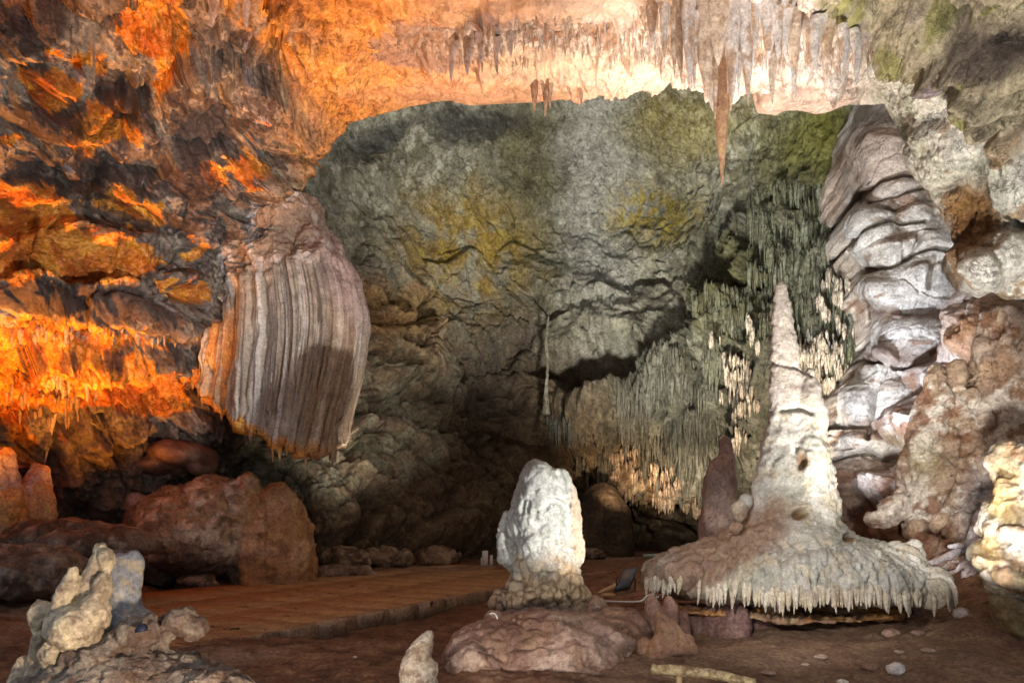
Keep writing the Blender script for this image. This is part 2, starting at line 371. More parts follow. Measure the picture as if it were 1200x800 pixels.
F_LEFT = [('t', 54, 100, 48, 24, 28, .9), ('t', 118, 140, 50, 32, -18, 1.0), ('t', 30, 243, 60, 45, 15, .9), ('t', 148, 236, 60, 30, 20, .9), ('t', 95, 298, 95, 45, 5, 1.0),
  ('t', 20, 300, 60, 40, 0, .6), ('t', 216, 336, 34, 20, 0, .6), ('t', 290, 205, 26, 34, -20, .5), ('b', 250, 200, 17, 15, 0, .35), ('b', 300, 205, 22, 30, 0, .3),
  ('l', 85, 345, 80, 30, 4, .9), ('l', 182, 362, 44, 17, 0, .9), ('l', 30, 350, 50, 28, 0, .5), ('l', 60, 130, 80, 28, 12, .55), ('b', 12, 100, 14, 26, 10, .8),
  ('l', 150, 40, 60, 40, 10, .5), ('l', 50, 40, 60, 35, 0, .5), ('b', 220, 90, 16, 60, 28, .55), ('b', 158, 110, 12, 50, 22, .45), ('b', 250, 60, 12, 45, 25, .4),
  ('c', [(170, 60), (165, 120), (150, 165)], 5, .5), ('c', [(215, 55), (185, 110), (175, 130)], 5, .6), ('c', [(235, 85), (210, 130)], 5, .5), ('c', [(130, 190), (105, 225), (100, 260)], 5, .5),
  ('l', 190, 165, 60, 30, -15, .5), ('l', 220, 230, 45, 40, 0, .4), ('b', 245, 265, 28, 34, 0, .4), ('b', 290, 250, 24, 50, 8, .4), ('l', 150, 200, 50, 18, 20, .4),
  ('t', 60, 420, 90, 50, 5, .7), ('t', 160, 430, 70, 45, 10, .5), ('b', 37, 425, 18, 22, 0, .35), ('b', 80, 428, 12, 16, 0, .25), ('b', 70, 460, 20, 9, -20, .25), ('l', 110, 395, 60, 14, 8, .3),
  ('b', 130, 535, 70, 75, 15, .5), ('b', 60, 560, 30, 70, 8, .35), ('c', [(64, 500), (50, 545)], 5, .3), ('b', 220, 510, 30, 60, 35, .4), ('g', 320, 130, 50, 50, 0, .5),
  ('c', [(290, 40), (330, 90), (350, 130)], 7, .3), ('c', [(205, 35), (212, 42), (240, 50), (245, 60)], 5, .5)]
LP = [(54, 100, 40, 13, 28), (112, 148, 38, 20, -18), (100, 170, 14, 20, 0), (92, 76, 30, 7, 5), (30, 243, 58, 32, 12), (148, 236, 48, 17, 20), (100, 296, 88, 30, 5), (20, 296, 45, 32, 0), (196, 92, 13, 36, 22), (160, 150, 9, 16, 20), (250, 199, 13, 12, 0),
  (290, 203, 14, 24, -20), (216, 334, 26, 12, 0), (228, 292, 7, 14, 20), (60, 430, 100, 52, 4), (160, 455, 60, 36, 12), (15, 540, 20, 60, 0), (100, 385, 90, 10, 6), (10, 160, 14, 14, 0), (190, 40, 30, 40, 0), (175, 30, 26, 30, 20), (140, 120, 8, 12, 0), (300, 205, 10, 18, 0)]  # patches where orange lamp light is put into the rock colour
DPL = [(37, 424, 18, 20, 0), (80, 428, 11, 14, 0), (72, 460, 20, 8, -20), (105, 352, 85, 22, 4), (182, 363, 42, 14, 0), (20, 345, 40, 20, 0), (55, 140, 50, 18, 10), (110, 200, 40, 22, 0), (150, 252, 40, 7, 22), (140, 110, 30, 20, 30), (135, 420, 12, 14, 0), (150, 400, 14, 9, 0), (230, 150, 40, 26, -20), (230, 210, 26, 30, 0), (30, 200, 26, 20, 0), (20, 40, 60, 30, 0)]  # faces the orange lamps miss, darkened in the rock colour
def col_left(V, px, py, h):
    a = fbm(V, .7, 5, off=11); b = fbm(V, 1.8, 6, .6, off=23); c = fbm(V, 5, 5, .6, off=31)
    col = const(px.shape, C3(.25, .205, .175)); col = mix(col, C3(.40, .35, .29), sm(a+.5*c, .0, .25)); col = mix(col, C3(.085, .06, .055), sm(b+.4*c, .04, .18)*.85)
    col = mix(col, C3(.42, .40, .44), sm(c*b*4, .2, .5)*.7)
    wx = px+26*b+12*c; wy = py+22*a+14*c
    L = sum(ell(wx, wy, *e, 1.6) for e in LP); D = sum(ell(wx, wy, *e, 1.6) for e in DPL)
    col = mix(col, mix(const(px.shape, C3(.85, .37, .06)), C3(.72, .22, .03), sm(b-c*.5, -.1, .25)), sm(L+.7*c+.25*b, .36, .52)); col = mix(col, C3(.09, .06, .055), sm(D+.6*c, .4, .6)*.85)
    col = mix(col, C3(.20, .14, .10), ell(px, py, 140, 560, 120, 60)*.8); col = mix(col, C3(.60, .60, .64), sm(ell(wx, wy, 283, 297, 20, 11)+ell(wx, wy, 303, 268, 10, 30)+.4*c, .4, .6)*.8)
    up = sm(px+(-py)*.9, 235, 275)*sm(py, 185, 130); col = mix(col, mix(const(px.shape, C3(.82, .42, .11)), C3(.30, .17, .10), sm(b+.5*c, .10, .26)), up)  # upper part: orange lamp light painted into the ceiling colour
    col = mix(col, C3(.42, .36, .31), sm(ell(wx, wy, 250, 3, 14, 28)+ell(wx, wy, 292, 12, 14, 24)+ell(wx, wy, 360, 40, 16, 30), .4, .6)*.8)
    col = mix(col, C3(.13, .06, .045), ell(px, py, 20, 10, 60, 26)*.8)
    return col*(1+.3*c[..., None])
def disp_ceil(V, px, py):
    Wp = warp(V, .35, .7)
    L = sm(px, 620, 380); R = sm(px, 1000, 1080)
    clut = ell(px, py, 640, 48, 200, 24, 0)*(1-L*.3)
    clr = ell(px, py, 900, 55, 150, 50)
    fs, e2 = facets(Wp, 1.1, 9, 1.1); ft, e3 = facets(Wp, 3.2, 19, 1.0)
    F1, F2, _, _ = worley(Wp, 2.6, 4)
    rough = .25+.75*np.maximum(L, sm(py, 70, 10)*.5)
    h = .12*fs*rough+.06*ft*rough-.05*(1-sm(e2, 0, .1))*rough+.18*fbm(V, .5, 3, off=2)+.16*fbm(V, 1.1, 6, .6, 7)*(rough*.6+.4)+.05*fbm(V, 5, 4, .65, 71)*(rough*.6+.4)
    h = h+np.maximum(clut, clr)*(.20*(1-F1**2)+.22*fbm(Wp, 2.6, 5, .65, 13)) + R*(.15*fbm(Wp, 1.6, 5, .6, 3)+.10*fbm(V, 4, 5, .65, 9)+.10*(.6-worley(warp(V, .08, 3), 3.5, 21)[0]))
    lip = sm(YEDGE(px)-py, 0, 14)
    return (h*(.25+.75*lip)).astype(np.float32)
YEDGE = lambda px: np.interp(px, BL[:, 0], BL[:, 1])
F_CEIL = [('g', 390, 70, 60, 40, 30, .5), ('t', 330, 60, 60, 40, 30, .4), ('b', 350, 140, 25, 22, 0, .25), ('l', 430, 30, 60, 22, 10, .3), ('l', 480, 75, 60, 18, 10, .25),
  ('l', 540, 60, 50, 26, 0, .4), ('l', 600, 60, 40, 22, 0, .4), ('l', 680, 52, 60, 20, 0, .4), ('l', 750, 45, 50, 24, 0, .4),
  ('b', 690, 82, 110, 20, -4, .35), ('c', [(585, 88), (640, 98), (700, 98), (790, 84)], 4, .35), ('b', 560, 105, 110, 12, 3, .18), ('c', [(450, 98), (520, 108), (600, 100)], 3, .2),
  ('c', [(400, 40), (470, 50), (560, 22), (640, 40)], 5, .3), ('b', 620, 15, 90, 22, -6, .3), ('b', 500, 15, 60, 18, 0, .25),
  ('b', 945, 112, 75, 18, -5, .30), ('c', [(895, 95), (930, 98), (1000, 78), (1030, 85)], 4, .3), ('l', 830, 25, 50, 45, 0, .5), ('l', 890, 30, 50, 45, 0, .45), ('l', 960, 40, 45, 40, 0, .4), ('l', 1000, 55, 30, 36, 0, .3),
  ('b', 985, 12, 60, 22, 8, .3), ('b', 1082, 38, 62, 34, 5, .45), ('c', [(930, 8), (1000, 22), (1040, 42), (1058, 66), (1085, 78), (1125, 50), (1130, 20), (1100, 2)], 6, .28), ('b', 1170, 62, 70, 34, 10, .4),
  ('c', [(1115, 62), (1122, 92), (1150, 112), (1205, 135)], 5, .28), ('b', 1165, 95, 40, 20, 15, .4), ('b', 1180, 120, 30, 30, 0, .3), ('b', 1110, 90, 24, 16, 0, .4), ('b', 1150, 130, 32, 18, 20, .4),
  ('c', [(1010, 30), (1050, 62), (1080, 88), (1112, 118), (1150, 148), (1200, 146)], 5, .22), ('b', 1185, 160, 24, 17, 0, .5), ('b', 1070, 110, 40, 26, 45, .2), ('b', 1100, 180, 50, 34, 50, .3),
  ('b', 1190, 215, 30, 50, 0, .45), ('g', 1150, 245, 26, 34, 20, -.25), ('b', 1135, 250, 7, 28, 5, .12), ('b', 1150, 262, 7, 26, 0, .12), ('b', 1180, 300, 38, 34, 0, .5), ('b', 1150, 312, 40, 24, 30, .4),
  ('g', 1152, 170, 12, 28, -15, -.4), ('g', 1165, 215, 10, 30, 10, -.4), ('g', 1190, 255, 10, 24, -20, -.35), ('c', [(1150, 195), (1170, 235), (1195, 262)], 5, .3)]
def col_ceil(V, px, py, h):
    a = fbm(V, .7, 5, off=11); b = fbm(V, 1.6, 6, .6, off=23); c = fbm(V, 5, 5, .6, off=31); wx = px+24*b+12*c; wy = py+10*b+8*c
    col = mix(const(px.shape, C3(.80, .43, .14)), C3(.74, .50, .33), sm(px, 420, 560)); col = mix(col, C3(.66, .56, .49), sm(px, 540, 720)*.9)  # left end carries painted orange lamp light
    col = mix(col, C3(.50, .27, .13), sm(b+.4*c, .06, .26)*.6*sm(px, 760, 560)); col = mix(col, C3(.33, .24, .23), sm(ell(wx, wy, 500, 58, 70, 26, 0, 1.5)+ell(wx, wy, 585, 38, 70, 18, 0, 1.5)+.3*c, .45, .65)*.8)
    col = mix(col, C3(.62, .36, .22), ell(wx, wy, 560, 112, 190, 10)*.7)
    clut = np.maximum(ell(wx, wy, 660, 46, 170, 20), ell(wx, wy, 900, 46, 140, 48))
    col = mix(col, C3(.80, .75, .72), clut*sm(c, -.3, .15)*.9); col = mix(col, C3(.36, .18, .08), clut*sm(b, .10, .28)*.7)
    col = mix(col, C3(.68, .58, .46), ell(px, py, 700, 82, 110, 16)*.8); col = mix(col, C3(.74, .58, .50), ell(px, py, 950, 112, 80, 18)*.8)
    R = sm(px+py*.25, 1012, 1060)
    rib = mix(const(px.shape, C3(.80, .78, .70)), C3(.34, .38, .22), ell(px, py, 1060, 150, 32, 66, -35)*.6*sm(c, -.3, .3)+.3*sm(a, .1, .4))
    rib = mix(rib, C3(.34, .19, .08), sm(b+.3*c, .12, .26)*.75*sm(px, 1080, 1120)); rib = mix(rib, C3(.26, .13, .045), ell(px, py, 1142, 258, 34, 44, 15))
    rib = mix(rib, C3(.40, .28, .15), ell(px, py, 1185, 160, 26, 20)*.8)
    col = mix(col, rib, R)
    up = sm((py-YD(px)), 10, -10)*sm(px, 920, 990)
    bo = mix(const(px.shape, C3(.42, .37, .25)), C3(.30, .25, .28), sm(a, -.05, .2)); bo = mix(bo, C3(.22, .22, .06), sm(b, .08, .28)*.8); bo = mix(bo, C3(.07, .05, .045), ell(px, py, 1175, 40, 60, 22, 5)*.9)
    bo = mix(bo, C3(.38, .34, .25), ell(px, py, 1172, 105, 30, 18, 20)*.8)
    col = mix(col, bo, up)
    return col*(1+.2*b[..., None])
YD = lambda px: np.interp(px, [900, 940, 1000, 1050, 1080, 1112, 1150, 1200, 1300], [-5, 8, 24, 62, 88, 118, 146, 146, 150])
def disp_all(V, px, py):
    if px.max() < 340: return disp_left(V, px, py)
    m = sm(px, 335, 470); return disp_left(V, px, py)*(1-m)+disp_ceil(V, px, py)*m
def col_all(V, px, py, h):
    if px.max() < 310: return col_left(V, px, py, h)
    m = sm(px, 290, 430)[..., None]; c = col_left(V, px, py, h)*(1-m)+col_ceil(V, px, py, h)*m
    det = 1-.6*sm(px, 360, 560)*sm(px+py*.25, 1040, 1000)*(1-.8*np.maximum(ell(px, py, 640, 44, 180, 22), ell(px, py, 900, 50, 140, 46)))
    return np.concatenate([c, det[..., None]], -1)
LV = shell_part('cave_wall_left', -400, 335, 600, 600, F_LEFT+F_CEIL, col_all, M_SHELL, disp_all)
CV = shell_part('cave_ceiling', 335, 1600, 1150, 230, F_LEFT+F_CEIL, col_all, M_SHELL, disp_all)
DM = np.full((500, 700), 99.)
for Q in (LV, CV):
    qx, qy = proj(Q); ix = np.clip(((qx+100)/2).astype(int), 0, 699); iy = np.clip(((qy+200)/2).astype(int), 0, 499); np.minimum.at(DM, (iy, ix), Q[..., 1])
def sdepth(px, py, r=1):
    i, j = int((py+200)/2), int((px+100)/2); w_ = DM[max(0, i-r):i+r+1, max(0, j-r):j+r+1]; w_ = w_[w_ < 90]; return float(np.median(w_)) if len(w_) else float(YS(px, py))
# ================================================================= BACK WALL
YB = TPS([(150, 0, 19), (150, 400, 20), (150, 720, 19), (330, 60, 20), (330, 250, 21), (350, 400, 20), (350, 600, 18.5), (350, 690, 18.0), (450, 120, 23), (450, 250, 25), (450, 400, 24), (450, 560, 21), (450, 660, 19.5),
  (600, 60, 25), (600, 130, 26), (600, 250, 29), (600, 420, 28), (600, 560, 26), (600, 660, 24), (760, 60, 24), (760, 250, 29), (760, 380, 27), (700, 470, 26.5), (800, 500, 25), (700, 600, 29), (760, 660, 28),
  (900, 60, 21), (900, 200, 24), (900, 330, 23), (900, 480, 22), (880, 660, 23), (1020, 60, 18.5), (1020, 250, 20), (1010, 480, 19), (1020, 700, 19), (1150, 60, 17.5), (1150, 700, 19), (-100, 300, 18)])
nx, ny = 640, 480
bx = np.r_[np.linspace(150, 320, 30)[:-1], np.linspace(320, 1060, nx), np.linspace(1060, 1200, 20)[1:]]
by = np.r_[np.linspace(-60, 80, 20)[:-1], np.linspace(80, 700, ny)]
PX, PY = np.meshgrid(bx, by); V = unproj(PX, PY, YB(PX, PY)); n = gnorm(V, toward=(0, 0, CAMZ))
jx = fbm(V, .5, 4, off=3); jy = fbm(V, .5, 4, off=57); wx = PX+jx*22; wy = PY+jy*22
DRP = np.clip(ell(wx, wy, 930, 310, 90, 120)+ell(wx, wy, 860, 380, 50, 90)+ell(wx, wy, 770, 500, 105, 80)+ell(wx, wy, 700, 560, 70, 70)+ell(wx, wy, 950, 450, 80, 110), 0, 1)
ROUGH = np.clip(ell(wx, wy, 450, 470, 170, 190), 0, 1)
Wp = warp(V, .8, .4); Wd = Wp@np.array([[.85, 0, .5], [0, 1, 0], [-.5, 0, .85]], np.float32)
fl, ed = facets(Wd, (.30, .3, .7), 2, 1.2); fs, e2 = facets(Wd, (.9, .9, 1.8), 7, 1.2)
h = .55*fbm(V, .16, 3, off=1)+ROUGH*(.55*fl+.22*fs-.2*(1-sm(ed, 0, .1))-.1*(1-sm(e2, 0, .15)))+(1-ROUGH)*(.13*fs+.10*fl)+(.09+.10*sm(PY, 260, 420))*fbm(Wp, .8, 6, .6, 5)+.07*fbm(V, 3, 5, .65, 9)+.30*sm(PY, 280, 400)*np.minimum(0, fbm(Wp, .5, 5, .6, 91)+.05)
flu = fbm(V+.25*fbm(V, .5, 2, off=77)[..., None], (2.2, 2.2, .14), 3, .55, 3, True); flu2 = fbm(V, (6, 6, .35), 3, .6, 40, True)
tips = fbm(V, (1.2, 1.2, .5), 3, .5, 60)
h = h*(1-.6*DRP)+DRP*(.55*flu+.16*flu2+.5*sm(tips, -.1, .15))
FB = [('g', 700, 425, 85, 34, 2, -3.2), ('g', 660, 430, 40, 26, 0, -1.2), ('b', 470, 410, 75, 55, 12, .9), ('c', [(405, 372), (450, 385), (490, 372), (515, 400), (545, 425)], 7, .7), ('c', [(500, 360), (545, 415), (570, 440)], 8, .8),
  ('c', [(415, 420), (500, 450), (560, 510)], 6, .6), ('c', [(425, 590), (405, 645)], 7, 1.0), ('b', 470, 540, 80, 60, 20, .8), ('b', 540, 600, 60, 55, 10, .7), ('b', 380, 560, 45, 70, 0, .6), ('c', [(440, 475), (560, 520), (600, 560)], 8, .5),
  ('g', 580, 470, 40, 90, 10, -1.0), ('l', 720, 375, 90, 40, -5, .8), ('c', [(745, 380), (800, 352), (842, 345)], 5, .3), ('g', 800, 430, 70, 50, -15, .6), ('g', 790, 500, 70, 100, 0, .7), ('b', 675, 530, 50, 110, 5, .8), ('c', [(725, 500), (722, 560)], 5, .6),
  ('b', 858, 395, 34, 60, 0, .9), ('c', [(845, 345), (890, 330), (905, 345)], 7, .9), ('l', 545, 150, 50, 22, 0, 1.0), ('l', 440, 165, 40, 16, -20, .7), ('g', 440, 175, 30, 12, 0, -.8), ('g', 550, 160, 60, 14, 5, -.6), ('g', 700, 620, 60, 70, 0, -2.0), ('g', 765, 640, 60, 40, 0, -2.5), ('g', 828, 610, 26, 40, 0, -2.0), ('l', 740, 540, 50, 24, 0, .8), ('l', 795, 565, 36, 24, 0, .8),
  ('l', 660, 330, 80, 24, 8, .5), ('l', 760, 300, 60, 30, -10, .4), ('c', [(690, 335), (745, 328), (790, 345)], 4, .5), ('c', [(600, 330), (640, 352), (660, 370)], 5, .5), ('t', 500, 640, 140, 40, 5, .9)]
feats(wx, wy, FB, h); V2 = V+n*h[..., None]
a = fbm(V, .25, 5, off=11); b = fbm(V, .8, 6, .6, 23); c = fbm(V, 2.5, 5, .6, 31)
col = const(PX.shape, C3(.37, .37, .275)); col = mix(col, C3(.16, .15, .085), sm(b, -.1, .3)*.7); col = mix(col, C3(.52, .52, .44), sm(c+b*.5, .08, .35)*.7)
col = mix(col, C3(.56, .58, .52), ell(wx*.5+PX*.5, wy, 705, 220, 48, 140)*.8); col = mix(col, C3(.17, .155, .07), ell(wx, wy, 615, 220, 40, 120)*.75); col = mix(col, C3(.42, .29, .05), ell(wx, wy, 545, 300, 78, 72)*.9*sm(b, -.45, .1))
col = mix(col, C3(.44, .35, .06), ell(wx, wy, 770, 255, 60, 38)*.85*sm(c, -.35, .1)); col = mix(col, C3(.33, .28, .06), ell(wx, wy, 800, 140, 70, 45)*.6)
col = mix(col, C3(.17, .165, .025), ell(wx, wy, 965, 190, 75, 95)*.95); col = mix(col, C3(.12, .125, .09), DRP*.75); col = mix(col, C3(.12, .12, .04), (ell(wx, wy, 880, 350, 60, 60)*.8))
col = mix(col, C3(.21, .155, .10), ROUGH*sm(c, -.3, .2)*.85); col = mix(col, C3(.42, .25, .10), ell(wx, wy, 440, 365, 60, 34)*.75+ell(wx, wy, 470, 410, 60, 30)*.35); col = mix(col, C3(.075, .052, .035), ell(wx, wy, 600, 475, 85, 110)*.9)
col = mix(col, C3(.07, .07, .06), (ell(wx, wy, 550, 148, 65, 20)+ell(wx, wy, 440, 165, 40, 14, -20))*.85); col = mix(col, C3(.62, .46, .30), ell(wx, wy, 735, 535, 44, 24)*.8+ell(wx, wy, 800, 560, 22, 34)*.9); col = mix(col, C3(.10, .065, .035), ell(wx, wy, 760, 620, 90, 34)*.8); col = mix(col, C3(.12, .08, .045), np.clip(ell(wx, wy, 500, 625, 180, 55)+ell(wx, wy, 560, 560, 70, 70), 0, 1)*.9)  # pale tan ellipses paint in the two warm lamp-lit patches
col = mix(col, C3(.24, .17, .09), ell(wx, wy, 660, 510, 60, 90)*.5)
col *= (1+.35*c[..., None]+.2*a[..., None])
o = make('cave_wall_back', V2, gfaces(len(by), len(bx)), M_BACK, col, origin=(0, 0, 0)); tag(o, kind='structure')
def bpos(px, py):
    i = np.clip(np.searchsorted(by, py), 0, len(by)-1); j = np.clip(np.searchsorted(bx, px), 0, len(bx)-1); return V2b[i, j]
V2b = V2.copy()
# ================================================================= RIGHT COLUMN OF STRATA (front of the back wall)
def patch(name, x0f, x1f, y0, y1, nu, nv, Yf, dispf, feat, colf, mat, roll=.5, rollR=0.0, rdep=1.6, jit=5, kind='structure', jf=.9, edge=1.0):
    """a rock face bounded left (and right) by traced outlines, turning away with real depth at both"""
    py = np.linspace(y0, y1, nv); u = np.linspace(0, 1, nu)
    xl = np.interp(py, [p[1] for p in x0f], [p[0] for p in x0f]) if isinstance(x0f, list) else np.full(nv, float(x0f))
    xr = np.interp(py, [p[1] for p in x1f], [p[0] for p in x1f]) if isinstance(x1f, list) else np.full(nv, float(x1f))
    PX = xl[:, None]+(xr-xl)[:, None]*u[None]; PY = np.repeat(py[:, None], nu, 1)
    Y = Yf(PX, PY)
    q = np.clip((PX-xl[:, None])/(roll*100), 0, 1); Y = Y+rdep*(1-np.sqrt(1-(1-q)**2))
    if rollR: q = np.clip((xr[:, None]-PX)/(rollR*100), 0, 1); Y = Y+rdep*(1-np.sqrt(1-(1-q)**2))
    V = unproj(PX, PY, Y)
    nc = 8; k = (np.arange(nc, 0, -1)/nc)[None, :, None]
    V = np.concatenate([V[:, :1]+k*np.array([.5, 3.0, 0])*1.0*edge, V], 1)
    if rollR: V = np.concatenate([V, V[:, -1:]+k[:, ::-1]*np.array([-.5, 3.0, 0])*edge], 1)
    V = V.astype(np.float32)
    nl, nr = nc, (nc if rollR else 0); PX = np.pad(PX, ((0, 0), (nl, nr)), 'edge'); PY = np.pad(PY, ((0, 0), (nl, nr)), 'edge')
    n = gnorm(V, toward=(0, 0, CAMZ)); jx = fbm(V, jf, 4, off=3); jy = fbm(V, jf, 4, off=57)
    h = dispf(V, PX, PY).astype(np.float32); feats(PX+jx*jit, PY+jy*jit, feat, h)
    V2 = V+n*h[..., None]; o = make(name, V2, gfaces(*V.shape[:2]), mat, colf(V, PX+jx*14, PY+jy*14, h), origin=(0, 0, 0)); tag(o, kind=kind)
    return V2
CL = [(1012, 118), (1018, 150), (1003, 175), (994, 205), (998, 225), (1008, 232), (1000, 240), (991, 262), (995, 275), (1004, 285), (1008, 318), (1003, 340), (1018, 365), (1026, 400), (1008, 420), (996, 455), (985, 480), (970, 505), (962, 560), (955, 640), (950, 720)]
def disp_col(V, px, py):
    Wp = warp(V, .25, .8); fs, e = facets(Wp, (.9, .9, 1.7), 3, .8); ft, e2 = facets(Wp, (2.2, 2.2, 3.5), 12, .8); low = sm(py, 500, 560)
    F1, _, _, _ = worley(Wp, (1.6, 1.6, 2.2), 8); F1 = F1**2
    st = 0*np.abs(((V[..., 2]*1.5+.35*fbm(V, .5, 3, off=66)) % 1)-.5)*2
    return (.05+.10*low)*fs+.025*ft-.03*(1-sm(e, 0, .08))-.10*sm(st, .86, 1)*(1-low)+.10*fbm(V, 1, 5, .55, 4)+low*.35*(1-F1)+.05*fbm(V, (.8, .8, 5), 4, .5, 8)
FC = [('b', 1040, 175, 55, 48, 15, .6), ('c', [(1005, 232), (1035, 215), (1075, 205), (1085, 190)], 4, .5), ('b', 1050, 225, 40, 16, -8, .35), ('c', [(1020, 236), (1050, 232), (1080, 220)], 4, .35), ('b', 1020, 262, 34, 26, -20, .5), ('g', 1038, 245, 30, 8, -5, -.35),
  ('b', 1072, 250, 22, 22, 0, .35), ('c', [(1000, 280), (1040, 262), (1080, 262)], 4, .35), ('b', 1030, 290, 40, 22, 0, .4), ('b', 1085, 285, 28, 24, 0, .35), ('c', [(1060, 300), (1090, 295), (1125, 292)], 4, .35), ('c', [(1012, 318), (1050, 310), (1068, 300), (1075, 280)], 4, .35),
  ('b', 1080, 325, 40, 26, 0, .35), ('g', 1090, 322, 8, 20, 10, -.4), ('b', 1025, 338, 24, 18, 0, .3), ('g', 1070, 362, 45, 7, 0, -.35), ('b', 1075, 395, 70, 26, 0, .3), ('c', [(1010, 420), (1060, 432), (1130, 425)], 5, .5), ('b', 1036, 421, 16, 13, 0, .5),
  ('c', [(1036, 430), (1025, 460), (1022, 490), (1018, 515)], 4, .55), ('b', 1005, 470, 24, 30, 0, .35), ('b', 1065, 470, 42, 32, 0, .4), ('c', [(975, 498), (1020, 500), (1075, 506)], 4, .45), ('b', 1010, 515, 30, 14, 5, .3), ('b', 1060, 530, 36, 24, 10, .4),
  ('c', [(965, 545), (1020, 530), (1050, 545)], 4, .4), ('b', 1000, 570, 20, 30, 0, .4), ('b', 1040, 575, 22, 30, 0, .4), ('b', 975, 585, 20, 24, 0, .4)]
def col_col(V, px, py, h):
    a = fbm(V, .6, 5, off=11); b = fbm(V, (.9, .9, 3), 5, off=23); c = fbm(V, 5, 4, off=31)
    col = mix(const(px.shape, C3(.54, .47, .39)), C3(.74, .70, .63), sm(a, -.25, .12)); col = mix(col, C3(.74, .72, .72), ell(px, py, 1085, 400, 60, 70)*.8)
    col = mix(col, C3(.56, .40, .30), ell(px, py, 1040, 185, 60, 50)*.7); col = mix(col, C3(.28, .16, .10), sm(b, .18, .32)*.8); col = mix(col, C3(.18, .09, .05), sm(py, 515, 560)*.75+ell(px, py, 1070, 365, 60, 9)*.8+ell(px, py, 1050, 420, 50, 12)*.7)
    col = mix(col, C3(.6, .57, .54), ell(px, py, 1060, 478, 44, 26)*.8+ell(px, py, 1003, 475, 18, 22)*.7)
    return col*(1+.25*c[..., None])
YC = TPS([(950, 100, 17.2), (950, 700, 16.5), (1100, 100, 16), (1100, 300, 16), (1100, 500, 15.4), (1100, 700, 14.5), (1200, 300, 15.5), (1200, 700, 14), (1030, 400, 16)])
FC = [('c', f[1], 2.6, f[3]*.8) if f[0] == 'c' else ('g',)+f[1:3]+(f[3]*1.15, f[4]*1.15, f[5], f[6]*(.9 if f[6] > 0 else .8)) for f in FC]
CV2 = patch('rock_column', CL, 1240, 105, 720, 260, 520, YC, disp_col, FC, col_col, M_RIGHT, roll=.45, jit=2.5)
# ================================================================= NEAR RIGHT WALL
RL = [(1170, 318), (1158, 360), (1135, 410), (1118, 450), (1100, 500), (1075, 550), (1050, 590), (1035, 620), (1045, 650), (1065, 680), (1085, 720), (1095, 790)]
def disp_r(V, px, py):
    Wp = warp(V, .14, 1.2); F1, _, _, _ = worley(Wp, (1.3, 1.3, 1.0), 8); G1, _, _, _ = worley(warp(V, .1, 3), (3.6, 3.6, 2.8), 3); H1, _, _, _ = worley(warp(V, .04, 8), (9, 9, 7.5), 13)
    rnd_ = lambda f: 1-np.minimum(f, 1)**2
    return .24*rnd_(F1)+.18*rnd_(G1)+.065*rnd_(H1)+.22*fbm(V, .8, 4, .5, 4)+.06*fbm(V, 4, 5, .65, 8)
FR = [('b', 1096, 445, 12, 22, 0, .4), ('b', 1120, 436, 9, 26, 0, .35), ('b', 1100, 500, 24, 40, 10, .5), ('b', 1160, 400, 16, 50, 15, .5), ('b', 1185, 390, 12, 46, 10, .4), ('g', 1165, 445, 22, 24, 0, -.5), ('g', 1110, 600, 60, 22, 0, -.7), ('g', 1085, 640, 40, 22, 0, -.8),
  ('b', 1060, 585, 34, 16, -8, .5), ('b', 1150, 580, 30, 40, 10, .4), ('b', 1125, 620, 20, 16, 0, .5), ('b', 1110, 590, 14, 16, 0, .4), ('b', 1095, 612, 14, 12, 0, .4), ('b', 1180, 480, 30, 60, 0, .4), ('c', [(1140, 540), (1170, 500), (1195, 480)], 6, .4), ('b', 1130, 560, 30, 20, 0, .4)]
FR = [f if f[0] == 'c' else ('g',)+f[1:3]+(f[3]*1.25, f[4]*1.25, f[5], f[6]*1.05) for f in FR]
def col_r(V, px, py, h):
    a = fbm(V, .9, 5, off=11); b = fbm(V, 2.2, 5, off=23); c = fbm(V, 7, 4, off=31)
    col = mix(const(px.shape, C3(.46, .30, .21)), C3(.80, .73, .70), sm(a+c*.4, -.28, .08)); col = mix(col, C3(.24, .10, .045), sm(b, .10, .28)*.85)
    col = mix(col, C3(.15, .065, .03), (ell(px, py, 1090, 625, 80, 36)+ell(px, py, 1060, 640, 60, 40))*.85); col = mix(col, C3(.62, .60, .66), ell(px, py, 1165, 590, 40, 50, -20)*.7)
    col = mix(col, C3(.30, .27, .16), ell(px, py, 1085, 540, 22, 22)*.5); col = mix(col, C3(.30, .16, .08), ell(px, py, 1165, 390, 40, 50)*.6)
    return col*(1+.25*c[..., None])
YR = TPS([(1000, 350, 14.2), (1000, 760, 12.4), (1100, 350, 13.5), (1100, 500, 13.0), (1100, 620, 12.9), (1100, 720, 11.2), (1200, 350, 12.4), (1200, 500, 12.1), (1200, 640, 11.7), (1200, 760, 10.2), (1350, 500, 9.5), (1600, 350, 6.6), (1600, 760, 6)])
patch('cave_wall_right', RL, 1600, 318, 790, 420, 480, YR, disp_r, FR, col_r, M_RIGHT, roll=.8, rdep=1.6)
